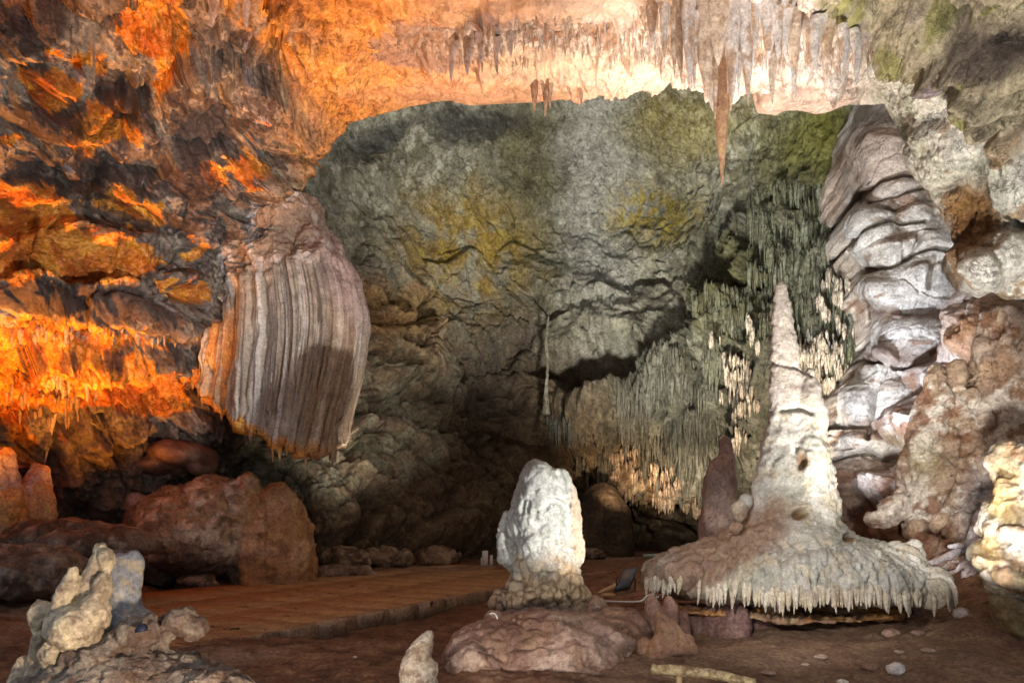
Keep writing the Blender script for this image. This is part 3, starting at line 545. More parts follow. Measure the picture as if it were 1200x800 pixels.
# ================================================================= FLOOR
def floor_z(x, y):
    q = np.stack([x, y, 0*x], -1).astype(np.float32)
    px = 600+x/np.maximum(y, .5)*FP
    z = .10*fbm(q, .35, 4, off=1)+.05*fbm(q, 1.6, 4, off=4)+.022*fbm(q, 6, 3, off=9)+.03*fbm(q, 3, 4, .6, 19, True)
    z = z-.26*sm(y, 8.4, 9.6)*sm(y, 19.5, 17)*sm(px, 700, 640)
    z = z+1.25*sm(px, 215, 20)*sm(y, 9.5, 14)+.3*sm(px, 150, -50)*sm(y, 6, 9)
    z = z+.9*sm(px, 1080, 1240)*sm(y, 7, 10)+.35*sm(px, 980, 1100)*sm(y, 9, 12)
    z = z+.25*sm(px, 640, 820)*sm(y, 8.5, 12)*sm(y, 30, 14)
    z = z-.35*sm(px, 480, 380)*sm(px, 120, 260)*sm(y, 8.6, 7.6)*0
    z = z+.22*np.exp(-((px-1130)/90)**2-((y-8.2)/.8)**2)
    return z
ys = np.r_[CAMZ*FP/(np.r_[np.linspace(624, 800, 280), np.linspace(804, 1050, 80)]-600), np.linspace(2.7, -8, 40)]
xs_ = np.r_[np.linspace(-500, -20, 60)[:-1], np.linspace(-20, 1220, 720), np.linspace(1220, 1700, 60)[1:]]
YY = np.repeat(ys[:, None], len(xs_), 1); XX = (xs_[None]-600)/FP*np.maximum(YY, 3.2)
ZZ = floor_z(XX, YY); V = np.stack([XX, YY, ZZ], -1).astype(np.float32)
pxx, pyy = proj(V); a = fbm(V, .5, 5, off=2); b = fbm(V, 2.5, 5, off=12)
col = mix(const(XX.shape, C3(.24, .125, .07)), C3(.34, .215, .14), sm(a, -.1, .4)); col = mix(col, C3(.11, .055, .035), sm(b, .05, .35)*.7)
col = mix(col, C3(.25, .165, .11), ell(pxx, pyy, 980, 770, 260, 50)*.6); col = mix(col, C3(.12, .055, .03), ell(pxx, pyy, 480, 720, 140, 26, -8)*.7)
o = make('cave_floor', V, gfaces(len(ys), len(xs_)), M_EARTH, col, origin=(0, 0, 0)); tag(o, kind='structure')
# ================================================================= THINGS OF STONE
def rings(L, Yc, dr=.8, seg=72, sub=4, tilt=0):
    A = np.array(L, float); t = np.linspace(0, len(A)-1, (len(A)-1)*sub+1); A = crom(A, t)
    ph = np.linspace(0, 2*math.pi, seg, endpoint=False)
    c = np.array([at(a[0], a[1], Yc) for a in A]); r = np.maximum(A[:, 2], .5)/FP*Yc
    V = np.stack([c[:, :1]+r[:, None]*np.cos(ph), c[:, 1:2]+dr*r[:, None]*np.sin(ph), c[:, 2:]+0*ph], -1)
    V = np.concatenate([np.repeat(c[:1, None], seg, 1), V, np.repeat(c[-1:, None], seg, 1)])
    return V.reshape(-1, 3), gfaces(len(V), seg, True, True)
LAST = {}
def body(name, prims, voxel, dispf, colf, mat, label=None, cat=None, group=None, parent=None, kind=None, smooth=4, feat=None, fcam=True):
    V, F, n = fuse(prims, voxel, smooth)
    px, py = proj(V); h = dispf(V, px, py).astype(np.float32)
    if feat:
        h2 = feats(px, py, feat); face = (n*(np.array([0, 0, CAMZ])-V)).sum(1) > 0; h += h2*face
    V2 = V+n*h[:, None]; col = colf(V, px, py, h); LAST['V'] = V2
    if parent is not None: o = child(name, V2, F, mat, parent, col)
    else: o = make(name, V2, F, mat, col, origin=base_of(V2))
    return tag(o, label, cat, group, kind)
def dgen(a=.05, s=1.5, b=.02, s2=6, cell=0, cs=3, seed=0):
    def f(V, px, py):
        h = a*fbm(V, s, 5, .55, 3+seed)+b*fbm(V, s2, 4, .6, 8+seed)
        if cell: h = h+cell*(.5-worley(warp(V, .1, 2), cs, seed)[0])
        return h
    return f
def cgen(c1, c2, c3=None, s=1.5, seed=0, k=.25):
    def f(V, px, py, h):
        a = fbm(V, s, 5, .55, 11+seed); b = fbm(V, s*2.6, 5, .6, 22+seed)
        c = mix(const(px.shape, C3(*c1)), C3(*c2), sm(a, -.12, .2))
        if c3 is not None: c = mix(c, C3(*c3), sm(b, .06, .28)*.8)
        return c*(1+k*b[..., None])
    return f
rr0 = np.random.RandomState(21)
def conev(P0, P1, r, seg=8, rows=7):
    t = np.linspace(0, 1, rows)[:, None]; q = P0+(P1-P0)*t; rr = r*(1-t[:, 0])**.7*np.minimum(1, .3+2*t[:, 0])*(1+.2*rr0.uniform(-1, 1, rows))+.002; rr[-1] = .001
    ph = np.linspace(0, 2*math.pi, seg, endpoint=False); return (q[:, None]+rr[:, None, None]*np.stack([np.cos(ph), np.sin(ph), 0*ph], -1)[None]).reshape(-1, 3), gfaces(rows, seg, True)
# ---- flowstone drapery on the left
LN = [[(186, 352, 16.8), (190, 396, 16.3), (186, 424, 16.4)], [(214, 350, 15.4), (213, 398, 14.9), (208, 434, 15.1)], [(250, 318, 15.2), (245, 395, 14.65), (236, 454, 14.85)], [(280, 268, 14.8), (275, 385, 14.35), (262, 480, 14.6)],
      [(302, 236, 14.6), (306, 380, 14.0), (295, 502, 14.3)], [(318, 222, 14.5), (342, 370, 13.8), (325, 517, 14.2)], [(330, 222, 14.6), (376, 355, 13.9), (350, 528, 14.3)],
      [(338, 230, 14.9), (405, 352, 14.4), (377, 527, 14.8)], [(343, 233, 15.5), (421, 362, 15.4), (397, 520, 15.7)], [(350, 236, 17), (416, 365, 17.4), (392, 515, 17.8)], [(340, 240, 19), (385, 370, 20), (370, 510, 20)]]
nu, nv = 460, 330
G = np.array(LN, float).transpose(1, 0, 2)
uu = np.linspace(0, 10, nu); A = np.stack([crom(G[k], uu) for k in range(3)])
vv = np.r_[np.linspace(0, 2, nv)]; A = crom(A, vv)
ub = np.linspace(0, 1, nu)
hem = (12*fbm(np.stack([uu*2.2, 0*uu, 0*uu], -1), 1, 3, .6, 4)+8*fbm(np.stack([uu*9, 0*uu, 0*uu], -1), 1, 2, .6, 5))[None]*sm(vv, 1.0, 2)[:, None]
PXd, PYd, Yd = A[..., 0], A[..., 1]+hem, A[..., 2]
V = unproj(PXd, PYd, Yd)
k = (np.arange(1, 11)/10)[:, None, None]; V = np.concatenate([V, V[-1:]+k*np.array([0, 1.6, .45])]).astype(np.float32)
PXd = np.pad(PXd, ((0, 10), (0, 0)), 'edge'); PYd = np.pad(PYd, ((0, 10), (0, 0)), 'edge'); vf = np.r_[vv, np.full(10, 2.)][:, None]+0*PXd; uf = uu[None]+0*PXd
n = gnorm(V, toward=(0, 0, CAMZ)); q = np.stack([uf, vf*.16+.3*fbm(np.stack([uf, vf*2, 0*uf], -1), 1, 2), 0*uf], -1).astype(np.float32)
f1 = fbm(q, (5.2, .8, 1), 3, .55, 3, True); f2 = fbm(q, (13, 1.2, 1), 2, .6, 9, True); low = sm(PYd+14*fbm(q, 1.6, 3, off=3)-np.interp(PXd, [205, 225, 265, 283, 300, 350, 422], [372, 366, 352, 340, 318, 306, 296]), -8, 14)
blob = worley(warp(V, .2, 1.5), 1.1, 3)[0]
tq = np.abs(fbm(q, (7, 1, 1), 2, .5, 71)); f0 = fbm(q, (1.5, .7, 1), 3, .5, 81); h = low*(.26*f0+.15*f1+.08*f2-.07*(1-sm(tq, 0, .06)))+(1-low)*(.45*(.6-blob**1.5)+.22*fbm(V, 2, 5, .6)+.1)+.05*fbm(V, 1, 3)+.02*fbm(V, 5, 3)
a = fbm(q, (3, .5, 1), 4, .6, 33); b = fbm(q, (9, 1, 1), 3, .6, 53); c = fbm(V, 2, 5, .6, 21)
col = mix(const(PXd.shape, C3(.50, .44, .37)), C3(.74, .71, .67), sm(a+b*.6, -.02, .22)*low); col = mix(col, C3(.28, .21, .15), sm(b-a*.3, .10, .30)*.75*low); col = mix(col, mix(const(PXd.shape, C3(.30, .23, .18)), C3(.56, .52, .50), sm(c, .02, .2)), (1-low))
col = mix(col, C3(.80, .36, .07), np.clip(ell(PXd+20*c, PYd+20*c, 240, 415, 42, 55)*.85*sm(b-a, -.2, .15)+sm(vf, 1.86, 1.97)*sm(uf, 7.8, 6), 0, 1))  # orange lamp light on left flutes and hem, put into the colour
col = mix(col, C3(.40, .37, .44), ell(PXd, PYd, 400, 330, 22, 60, -20)*.6); col = mix(col, C3(.30, .20, .10), ell(PXd, PYd, 385, 470, 44, 70)*.55)  # brown ellipse paints the cast shadow at lower right
V2 = V+n*h[..., None]
o = make('flowstone_drapery', V2, gfaces(V.shape[0], nu), M_FLOW, col, origin=base_of(V2)); tag(o, 'big fluted curtain of flowstone hanging from the left wall, edged in orange light, pale on its right', 'flowstone')
DR = o
for i in range(46, 400, 8):
    j = i+int(rr0.randint(-3, 4)); p = V2[nv-2, j].astype(float)+np.array([0, .05, .12]); l_ = .16+.34*rr0.rand()**2
    v_, f_ = conev(p, p+np.array([0, 0, -l_]), .03+.05*rr0.rand()); child('drip', v_, f_, M_FLOW, DR, mix(const((len(v_),), C3(.55, .33, .15)), C3(.34, .25, .17), np.full(len(v_), sm(float(uu[j]), 5, 7)))*(.8+.4*rr0.rand()))
# ---- boulders at the foot of the left wall
Y0 = 15.6
body('flowstone_boulder', [ball(at(225, 625, Y0), (1.35, 1.2, 1.05), (0, .35, 0)), ball(at(255, 605, Y0), (.9, 1.0, .95)), ball(at(185, 650, Y0), (.7, .9, .8)), ball(at(240, 600, Y0+.3), (1.0, .7, .35), (0, -.35, 0)),
  limb(pp((300, 690, Y0), (296, 620, Y0), (285, 560, Y0)), [.55, .5, .2]), limb(pp((330, 690, Y0+.2), (330, 620, Y0+.2), (322, 575, Y0+.2)), [.65, .55, .3]), limb(pp((347, 690, Y0+.5), (346, 630, Y0+.5), (338, 590, Y0+.5)), [.4, .35, .2])],
    .04, lambda V, px, py: .16*fbm(V, 1.2, 6, .6)+.07*facets(warp(V, .15, 1.5), 1.3, 4, 1)[0]+.03*facets(V, 4, 4, 1)[0]+.03*fbm(V, 7, 4, .65)+sm(px, 275, 290)*(.10*fbm(V, (2.4, 2.4, .3), 3, .5, 2, True)+.04*fbm(V, (7, 7, .5), 2, .5, 2, True)),
  lambda V, px, py, h: mix(mix(cgen((.40, .27, .16), (.70, .56, .44), (.16, .10, .06))(V, px, py, h), C3(.10, .06, .045), sm(py+20*fbm(V, 1, 3), 640, 665)*.9), C3(.46, .22, .07), sm(px, 272, 290)*.6),
  M_FLOW, 'large brown and pink flowstone boulder at the foot of the left wall beside the path', 'boulder')
body('flowstone_ledge', [ball(at(215, 532, 15.9), (.75, .9, .33), (0, .1, 0)), ball(at(190, 545, 15.9), (.5, .7, .25)), ball(at(236, 545, 16), (.3, .5, .3))], .05, dgen(.05, 1.5, .02, 6), cgen((.14, .07, .05), (.24, .13, .09)), M_FLOW,
  'smooth dark brown shelf of rock under the left end of the fluted curtain', 'rock ledge')
body('hollow_rock', [limb(pp((150, 665, 15.2), (153, 620, 15.3), (160, 580, 15.5)), [.28, .22, .2]), limb(pp((172, 655, 15.2), (168, 620, 15.3), (166, 585, 15.5)), [.22, .14, .2]), ball(at(160, 660, 15.2), (.5, .5, .3))], .04, dgen(.06, 2, .02, 7), cgen((.26, .12, .09), (.42, .26, .22)), M_FLOW,
  'small reddish rock with a dark hole through it left of the brown boulder', 'rock')
body('flowstone_column', [limb(pp((38, 612, 13.2), (40, 580, 13.2), (46, 548, 13.4)), [.30, .26, .13]), limb(pp((30, 610, 13.3), (30, 590, 13.4), (36, 570, 13.5)), [.16, .16, .1]), limb(pp((54, 608, 13.2), (54, 585, 13.2), (52, 560, 13.4)), [.14, .13, .08])], .022, lambda V, px, py: .05*fbm(V, 3, 5, .6)+.05*fbm(V, (6, 6, .8), 3, .5, 5, True), cgen((.62, .34, .14), (.5, .38, .36)), M_FLOW,
  'stubby flowstone column at the foot of the left wall, half orange and half mauve', 'stalagmite')
body('flowstone_lump', [ball(at(2, 590, 12.6), (.32, .4, .75)), ball(at(-12, 560, 12.6), (.35, .4, .6)), ball(at(8, 545, 12.7), (.15, .2, .3))], .025, lambda V, px, py: .08*fbm(V, 2.5, 5, .6)+.06*fbm(V, (5, 5, .8), 3, .5, 5, True), cgen((.75, .38, .12), (.6, .44, .36)), M_FLOW, 'rounded bright orange flowstone lump cut by the left edge of the photo', 'flowstone')
for (c, r, rot, lb) in [((85, 640, 12.2), (1.5, .8, .45), 0, 'low brown rock in shadow behind the pale stalagmite cluster'), ((20, 668, 10.8), (1.0, .8, .42), .3, 'dim rounded rock at the left edge of the photo'), ((345, 668, 17.0), (.8, .5, .22), 0, 'dark rock at the right foot of the flowstone boulder'), ((395, 668, 17.6), (.9, .5, .2), 0, 'low dark rock where the left wall chamber meets the path'), ((228, 680, 14.9), (.45, .3, .14), 0, 'small dark rock in front of the flowstone boulder')]:
    body('rock', [ball(at(*c), r, (0, 0, rot)), ball(at(c[0]+18, c[1]+6, c[2]), tuple(x*.6 for x in r))], .06, lambda V, px, py: .16*fbm(V, 1.2, 6, .6)+.10*facets(warp(V, .15, 1.5), 1.6, 4, 1)[0]+.04*facets(V, 5, 4, 1)[0], cgen((.14, .09, .06), (.24, .165, .12), (.38, .3, .24)), M_EARTH, lb, 'rock')
# ---- central stalagmite and its mound
YM = 8.9
def d_cs(V, px, py):
    W = warp(V, .06, 3); F1, F2, _, _ = worley(W, (6.5, 6.5, 5.0), 5); G1, G2, _, _ = worley(W, (13, 13, 9), 2)
    lo = sm(py, 655, 680); up = sm(py, 600, 560)
    return (.026+.045*lo)*(1-up*.6)*(.55-F1)*1.6+.020*(.5-G1)*(1-lo*.5)-.02*(1-sm(F2-F1, 0, .12))*(1-up*.7)+.025*fbm(V, 2.5, 4)+.045*fbm(V, (7, 7, 1.4), 3, .5, 4, True)*sm(py, 565, 600)*(1-lo)
def c_cs(V, px, py, h):
    a = fbm(V, 3, 5, .55, 4); W = warp(V, .06, 3); F1, F2, _, _ = worley(W, (6.5, 6.5, 5.0), 5)
    c = mix(const(px.shape, C3(.36, .375, .35)), C3(.24, .255, .225), sm(a, 0, .3)*.7); lo = sm(py+34*a, 640, 690)
    c = mix(c, C3(.42, .31, .19), lo); c = mix(c, C3(.17, .10, .05), (1-sm(F2-F1, .02, .16))*(.25+.65*lo)*sm(py, 590, 640)); c = mix(c, C3(.38, .26, .13), ell(px, py, 676, 610, 8, 60)*.6); return c
body('stalagmite', [rings([(630, 538, 3), (631, 543, 13), (633, 553, 22), (634, 572, 30), (634, 597, 36), (634, 622, 39), (634, 648, 40), (635, 662, 40), (638, 676, 42), (636, 694, 43), (634, 712, 43), (634, 726, 40)], YM, .9),
  limb(pp((594, 660, YM-.1), (590, 628, YM-.05), (594, 600, YM)), [.09, .065, .035]), limb(pp((672, 660, YM-.1), (673, 620, YM-.1), (664, 560, YM-.1), (652, 550, YM-.1)), [.1, .09, .07, .05]), ball(at(590, 704, YM-.1), (.17, .25, .2)), ball(at(672, 695, YM-.15), (.2, .25, .24)), ball(at(612, 700, YM-.35), (.2, .2, .2)), ball(at(645, 690, YM-.4), (.22, .2, .22))],
  .02, d_cs, c_cs, M_CALC, 'thick rounded white stalagmite with a knobbly tan foot, standing on the brown rock mound', 'stalagmite', smooth=3)
def d_mo(V, px, py):
    F1, F2, _, _ = worley(warp(V, .1, 2), 2.4, 5); top = sm(V[:, 2], .35, .5)
    return .10*fbm(V, 1.3, 5)+.05*fbm(V, 5, 4, .6, 3, True)-.05*(1-sm(np.abs(fbm(V, 1.7, 4, .55, 41)), 0, .05))+.10*(.5-F1)*sm(px, 640, 700)+.022*fbm(V, 10, 4, .65)+.02*(.5-worley(warp(V, .05, 5), 9, 4)[0])*sm(fbm(V, 1.5, 3, off=6), -.1, .2)
body('rock_mound', [ball(at(640, 800, 7.9), (1.12, 1.25, .80)), ball(at(690, 780, 8.1), (.62, .9, .62)), ball(at(565, 788, 7.6), (.45, .8, .55), (0, .5, 0)), ball(at(720, 745, 8.2), (.28, .5, .3)), ball(at(635, 735, 8.7), (.75, .6, .35)), ball(at(556, 800, 7.0), (.3, .35, .35)),
  limb(pp((572, 760, 8.0), (577, 735, 8.0), (581, 722, 8.0)), [.17, .11, .07]), ball(at(698, 714, 8.9), (.13, .15, .17)), ball(at(678, 716, 8.8), (.12, .12, .08)), ball(at(738, 748, 8.3), (.22, .3, .28)), ball(at(715, 765, 7.7), (.3, .3, .3))],
  .032, d_mo, cgen((.33, .19, .125), (.50, .34, .26), (.18, .10, .065)), M_FLOW, 'broad brown rock mound that carries the white stalagmite in the middle', 'rock mound')
# knobbly brown corals of rock right of the mound
def knobs(name, L, lb, c1, c2, vox=.02, cat='cave coral'):
    body(name, [limb(pp(*p), [R2(x, p[0][2]) for x in r], 12, 4) for p, r in L], vox, dgen(.02, 4, .015, 12, .02, 10), cgen(c1, c2), M_FLOW, lb, cat)
knobs('cave_coral', [([(775, 790, 7.4), (772, 760, 7.5), (775, 745, 7.6)], [20, 15, 8]), ([(790, 770, 7.5), (780, 740, 7.6), (770, 718, 7.7)], [20, 14, 5]), ([(800, 775, 7.5), (792, 745, 7.6), (784, 726, 7.7)], [18, 12, 5]), ([(806, 770, 7.5), (806, 752, 7.6), (808, 745, 7.6)], [14, 9, 6]), ([(756, 775, 7.6), (754, 755, 7.6), (752, 748, 7.6)], [12, 9, 7])],
  'cluster of orange brown rock fingers between the mound and the big cone', (.30, .15, .08), (.42, .24, .14))
knobs('cave_coral', [([(770, 740, 8.4), (768, 720, 8.4), (762, 700, 8.5)], [20, 14, 6]), ([(780, 735, 8.5), (785, 712, 8.5), (782, 700, 8.5)], [16, 10, 6]), ([(752, 735, 8.4), (742, 722, 8.4), (738, 714, 8.5)], [14, 8, 5]), ([(795, 745, 8.6), (800, 725, 8.6), (798, 716, 8.6)], [14, 9, 6])],
  'darker brown rock fingers just left of the big cone stalagmite\'s rim', (.20, .10, .07), (.32, .18, .13))
# ---- the big cone
YS2 = 9.4
def d_big(V, px, py):
    up = sm(py, 520, 440); ter = np.abs(np.sin(V[:, 2]*9+3*fbm(V, 1.2, 2)))**.6
    sk = sm(py, 600, 680); th = np.arctan2(V[:, 0]-at(930, 0, YS2)[0], -(V[:, 1]-YS2))
    q = np.stack([th*2, V[:, 2]*.25, 0*th], -1); rad = fbm(q, 6, 3, .55, 4, True)
    return .018*up*(ter-.6)+.10*fbm(V, 1.6, 5, .5, 2)*(1-up*.8)+.035*fbm(V, 7, 4, .6, 5)*(1-.5*up)+sk*(.13*rad+.06*fbm(q, 18, 2, .5, 9, True))+.05*(.5-worley(warp(V, .1, 3), 6, 3)[0]**2)*(1-up)+.015*fbm(V, 18, 3, .6)
def c_big(V, px, py, h):
    a = fbm(V, 1.6, 5, .55, 4); b = fbm(V, 4, 5, .6, 14); c = mix(const(px.shape, C3(.56, .54, .48)), C3(.34, .34, .28), sm(a, 0, .3)*.7)
    c = mix(c, C3(.58, .48, .31), sm(b, .05, .3)*.5); c = mix(c, C3(.50, .43, .37), sm(py, 500, 440)*.8)
    dl = ell(px+30*a, py+20*b, 810, 668, 60, 30, -25)+ell(px+20*a, py+20*b, 880, 630, 60, 26, -42); c = mix(c, C3(.27, .16, .10), np.clip(dl, 0, 1)*.9*sm(py, 706, 690))
    c = mix(c, C3(.55, .38, .20), sm(py, 690, 706)*.5); c = mix(c, C3(.20, .11, .05), ell(px, py, 940, 540, 7, 10)+ell(px, py, 938, 602, 8, 6)+ell(px, py, 993, 632, 7, 6)+ell(px, py, 995, 608, 5, 4)); return c
big = body('giant_stalagmite', [rings([(915, 328, 1.5), (915.5, 333, 6), (915, 345, 8.5), (916, 365, 11.5), (917, 385, 13.5), (920, 417, 16.5), (922, 450, 21), (928, 482, 28), (931, 515, 36), (930, 547, 42), (932, 580, 50), (932, 600, 56), (930, 614, 62), (926, 627, 73), (921, 638, 90), (920, 646, 111), (921, 654, 132), (922, 664, 148), (924, 674, 156), (926, 682, 157), (928, 687, 153), (928, 689, 115)], YS2, .52, 128),
  rings([(929, 606, 22), (929, 618, 44), (928, 636, 74), (927, 656, 104), (927, 674, 124), (927, 684, 130), (927, 687, 100)], YS2-.36, .30, 96), limb(pp((945, 580, YS2-.1), (949, 490, YS2-.1), (951, 455, YS2-.1), (949, 432, YS2-.1)), [.30, .20, .12, .05]), ball(at(1052, 660, 9.2), (.22, .3, .18)), ball(at(1068, 652, 9.3), (.11, .15, .16)), ball(at(1076, 684, 9.1), (.20, .3, .14)), ball(at(1084, 692, 8.9), (.12, .2, .10)), ball(at(792, 668, 9.3), (.33, .6, .18), (0, -.4, 0)), ball(at(866, 600, 9.0), (.07, .08, .13)), ball(at(862, 618, 8.9), (.08, .07, .07)), ball(at(873, 588, 9.1), (.06, .07, .09))],
  .028, d_big, c_big, M_CALC, 'tall cone stalagmite with a wide pale skirt fringed by drips, right of centre', 'stalagmite', smooth=3,
  feat=[('g', 940, 541, 7, 13, 18, -.16), ('l', 941, 531, 10, 6, 0, .08), ('g', 938, 600, 13, 7, -10, -.14), ('l', 938, 594, 14, 5, -8, .07), ('g', 993, 630, 10, 8, 35, -.13), ('l', 992, 624, 9, 5, 20, .06), ('g', 994, 606, 6, 5, 0, -.10), ('c', [(915, 480), (940, 478), (952, 484)], 2.5, .08), ('c', [(902, 425), (935, 430), (950, 440)], 2, .06)])
def cone(P0, P1, r, seg=8, rows=6, bend=.0, rnd=None, knob=.12, top=False):
    P0 = np.asarray(P0, float); P1 = np.asarray(P1, float); t = np.linspace(0, 1, rows)[:, None]
    c = P0+(P1-P0)*t; rr = r*(1-t[:, 0])**.75*(np.minimum(1, .15+t[:, 0]*3.2) if top else 1)+.004
    if rnd is not None: rr = rr*(1+knob*rnd.uniform(-1, 1, rows)); c = c+np.sin(t*math.pi)*rnd.uniform(-1, 1, 3)*bend
    rr[-1] = .001; ph = np.linspace(0, 2*math.pi, seg, endpoint=False)
    V = c[:, None]+rr[:, None, None]*np.stack([np.cos(ph), np.sin(ph), 0*ph], -1)[None]
    return V.reshape(-1, 3), gfaces(rows, seg, True)
rr_ = np.random.RandomState(5); cx0 = at(926, 684, YS2)
BV = LAST['V']; d0 = BV-cx0; RR = np.hypot(d0[:, 0], d0[:, 1]); TH = np.arctan2(d0[:, 0], -d0[:, 1]); BAND = (BV[:, 2] < BV[:, 2].min()+.35); NT = 112
for i in range(NT):
    th = -1.5+3.0*(i+rr_.uniform(-.3, .3))/(NT-1); m_ = BAND & (np.abs(TH-th) < .03); k = np.argmax(np.where(m_, RR, 0)); r0 = RR[k]; zb = BV[m_ & (RR > r0-.12), 2].min()
    L = .01+.11*rr_.rand()**1.5+(.10 if rr_.rand() < .1 else 0); r = rr_.uniform(.022, .058); o_ = np.array([math.sin(th), -math.cos(th), 0]); b_ = cx0+o_*np.array([1, 1, 0])*(r0-.035); b_[2] = 0
    V, F = cone(b_+np.array([0, 0, zb+.20])+o_*.0, b_+np.array([rr_.uniform(-.015, .015), 0, zb-L])+o_*.02, r, 10, 12, .015, rr_, .18, True)
    c = mix(const((len(V),), C3(.66, .60, .48)), C3(.45, .30, .15), np.full(len(V), rr_.rand()*.5)); child('drip', V, F, M_CALC, big, c)
body('ledge', [ball(at(925, 716, 9.6), (1.42, .95, .05)), ball(at(850, 714, 9.4), (.75, .6, .07)), ball(at(1000, 716, 9.5), (.6, .6, .05))], .025, dgen(.08, 2, .03, 8), cgen((.42, .20, .07), (.36, .22, .13)), M_FLOW, parent=big)
body('footing', [ball(at(850, 745, 9.2), (.38, .5, .55)), ball(at(880, 740, 9.5), (.4, .4, .5)), ball(at(945, 728, 9.8), (.35, .4, .35)), ball(at(1000, 730, 9.9), (.6, .4, .3)), ball(at(815, 745, 9.4), (.35, .4, .4)), ball(at(1060, 725, 10), (.5, .4, .35))], .035, dgen(.08, 2.5, .03, 8, .08, 3), cgen((.18, .10, .085), (.27, .16, .14)), M_EARTH, parent=big)
body('stalagmite', [limb(pp((845, 640, 10.8), (843, 600, 10.8), (845, 560, 10.8), (850, 535, 10.8), (849, 515, 10.8)), [.36, .27, .23, .13, .08]), ball(at(842, 560, 10.7), (.2, .2, .3))], .025, lambda V, px, py: .04*fbm(V, 3, 4)+.03*fbm(V, (6, 6, 1), 3, .5, 2, True),
  cgen((.24, .15, .125), (.36, .26, .22)), M_FLOW, 'dark brown stalagmite standing close behind the left flank of the big cone', 'stalagmite')
# ---- knobbly flowstone columns that stand against the right wall
def lump(px, py, r, Y, q=1.0): return ball(at(px, py, Y), (R2(r, Y), R2(r, Y)*1.1, R2(r, Y)*q))
YK = 12.2
KN = [limb(pp((1078, 600, YK+.2), (1085, 540, YK), (1092, 490, YK), (1097, 450, YK), (1095, 432, YK)), [R2(x, YK) for x in (30, 24, 17, 13, 8)]), limb(pp((1112, 540, YK), (1116, 480, YK), (1121, 450, YK), (1120, 427, YK)), [R2(x, YK) for x in (22, 13, 10, 7)]),
  limb(pp((1150, 520, YK), (1150, 460, YK), (1158, 410, YK), (1163, 366, YK)), [R2(x, YK) for x in (24, 16, 13, 10)]), limb(pp((1186, 520, YK-.3), (1188, 450, YK-.3), (1184, 400, YK-.3), (1190, 362, YK-.3)), [R2(x, YK) for x in (26, 18, 13, 12)]), limb(pp((1204, 470, YK-.5), (1206, 410, YK-.5), (1202, 365, YK-.5)), [R2(x, YK) for x in (16, 12, 10)]),
  limb(pp((1020, 612, YK), (1048, 598, YK), (1085, 585, YK), (1120, 580, YK)), [R2(x, YK) for x in (7, 14, 18, 22)])]
KN += [lump(*t) for t in [(1106, 520, 22, YK), (1122, 555, 28, YK), (1135, 505, 24, YK), (1150, 545, 32, YK-.1), (1170, 480, 20, YK-.1), (1186, 530, 32, YK-.3), (1152, 592, 26, YK-.1), (1186, 596, 30, YK-.5), (1124, 618, 15, YK-.2), (1104, 612, 12, YK-.2), (1070, 618, 12, YK), (1085, 640, 14, YK-.1), (1140, 650, 18, YK-.4), (1172, 650, 24, YK-.8), (1110, 655, 22, YK-.2), (1200, 560, 26, YK-.6), (1165, 440, 14, YK), (1210, 620, 30, YK-.9), (1130, 470, 14, YK), (1096, 560, 20, YK-.1)]]
def d_kn(V, px, py):
    W = warp(V, .08, 2.5); A_ = worley(W, (2.6, 2.6, 2.0), 3)[0]; B_ = worley(warp(V, .05, 6), (6, 6, 4.6), 7)[0]; C_ = worley(V, 13, 9)[0]
    return .13*(.5-A_**2)+.07*(.5-B_**2)+.022*(.5-C_**2)+.10*fbm(V, 1.6, 5, .6, 8)-.06*sm(fbm(V, 2.6, 4, .6, 77), .1, .3)
def c_kn(V, px, py, h):
    a = fbm(V, 1.1, 5, off=11); b = fbm(V, 2.6, 5, .6, 23); c = fbm(V, 8, 4, off=31); B_ = worley(warp(V, .05, 6), (6, 6, 4.6), 7)[0]
    col = mix(const(px.shape, C3(.50, .36, .25)), C3(.80, .73, .63), sm(a+c*.5-.25*B_, -.36, .0)); col = mix(col, C3(.27, .12, .055), sm(b+.25*c, .10, .26)*.85)
    col = mix(col, C3(.20, .085, .04), sm(py+20*a, 604, 622)*.75*(px < 1150)); col = mix(col, C3(.34, .18, .09), ell(px, py, 1175, 390, 50, 50)*.6); col = mix(col, C3(.72, .70, .72), ell(px, py, 1170, 610, 36, 60, -20)*.6); col = mix(col, C3(.44, .42, .26), ell(px, py, 1085, 540, 20, 26)*.5)
    return col*(1+.25*c[..., None])
body('flowstone_columns', KN, .04, d_kn, c_kn, M_RIGHT, 'knobbly pinkish flowstone mass with blunt columns against the right wall, right of the cone', 'flowstone', smooth=2)
body('flowstone_strands', [limb(pp((1172, 560, 10.9), (1160, 610, 10.8), (1140, 650, 10.7), (1126, 690, 10.7)), [.10, .07, .05, .03]), limb(pp((1150, 600, 11), (1130, 640, 10.8), (1100, 656, 10.8), (1085, 662, 10.9)), [.08, .06, .06, .03]), limb(pp((1180, 590, 10.7), (1165, 640, 10.6), (1142, 668, 10.6), (1132, 700, 10.6)), [.08, .06, .05, .02]), limb(pp((1160, 620, 10.8), (1140, 636, 10.7), (1112, 640, 10.7)), [.06, .05, .03]), limb(pp((1150, 640, 10.7), (1120, 668, 10.7), (1104, 672, 10.7)), [.06, .04, .03]), limb(pp((1195, 540, 10.8), (1180, 590, 10.7), (1170, 640, 10.6)), [.1, .08, .05])],
  .02, lambda V, px, py: .03*fbm(V, 5, 4, .6)+.04*fbm(V, 2, 3)+.02*(.5-worley(V, 9, 4)[0]), cgen((.70, .68, .74), (.52, .46, .48), (.34, .22, .16), 4), M_CALC, 'lacy mauve white strands of flowstone running down beside the right edge block', 'flowstone', smooth=2)
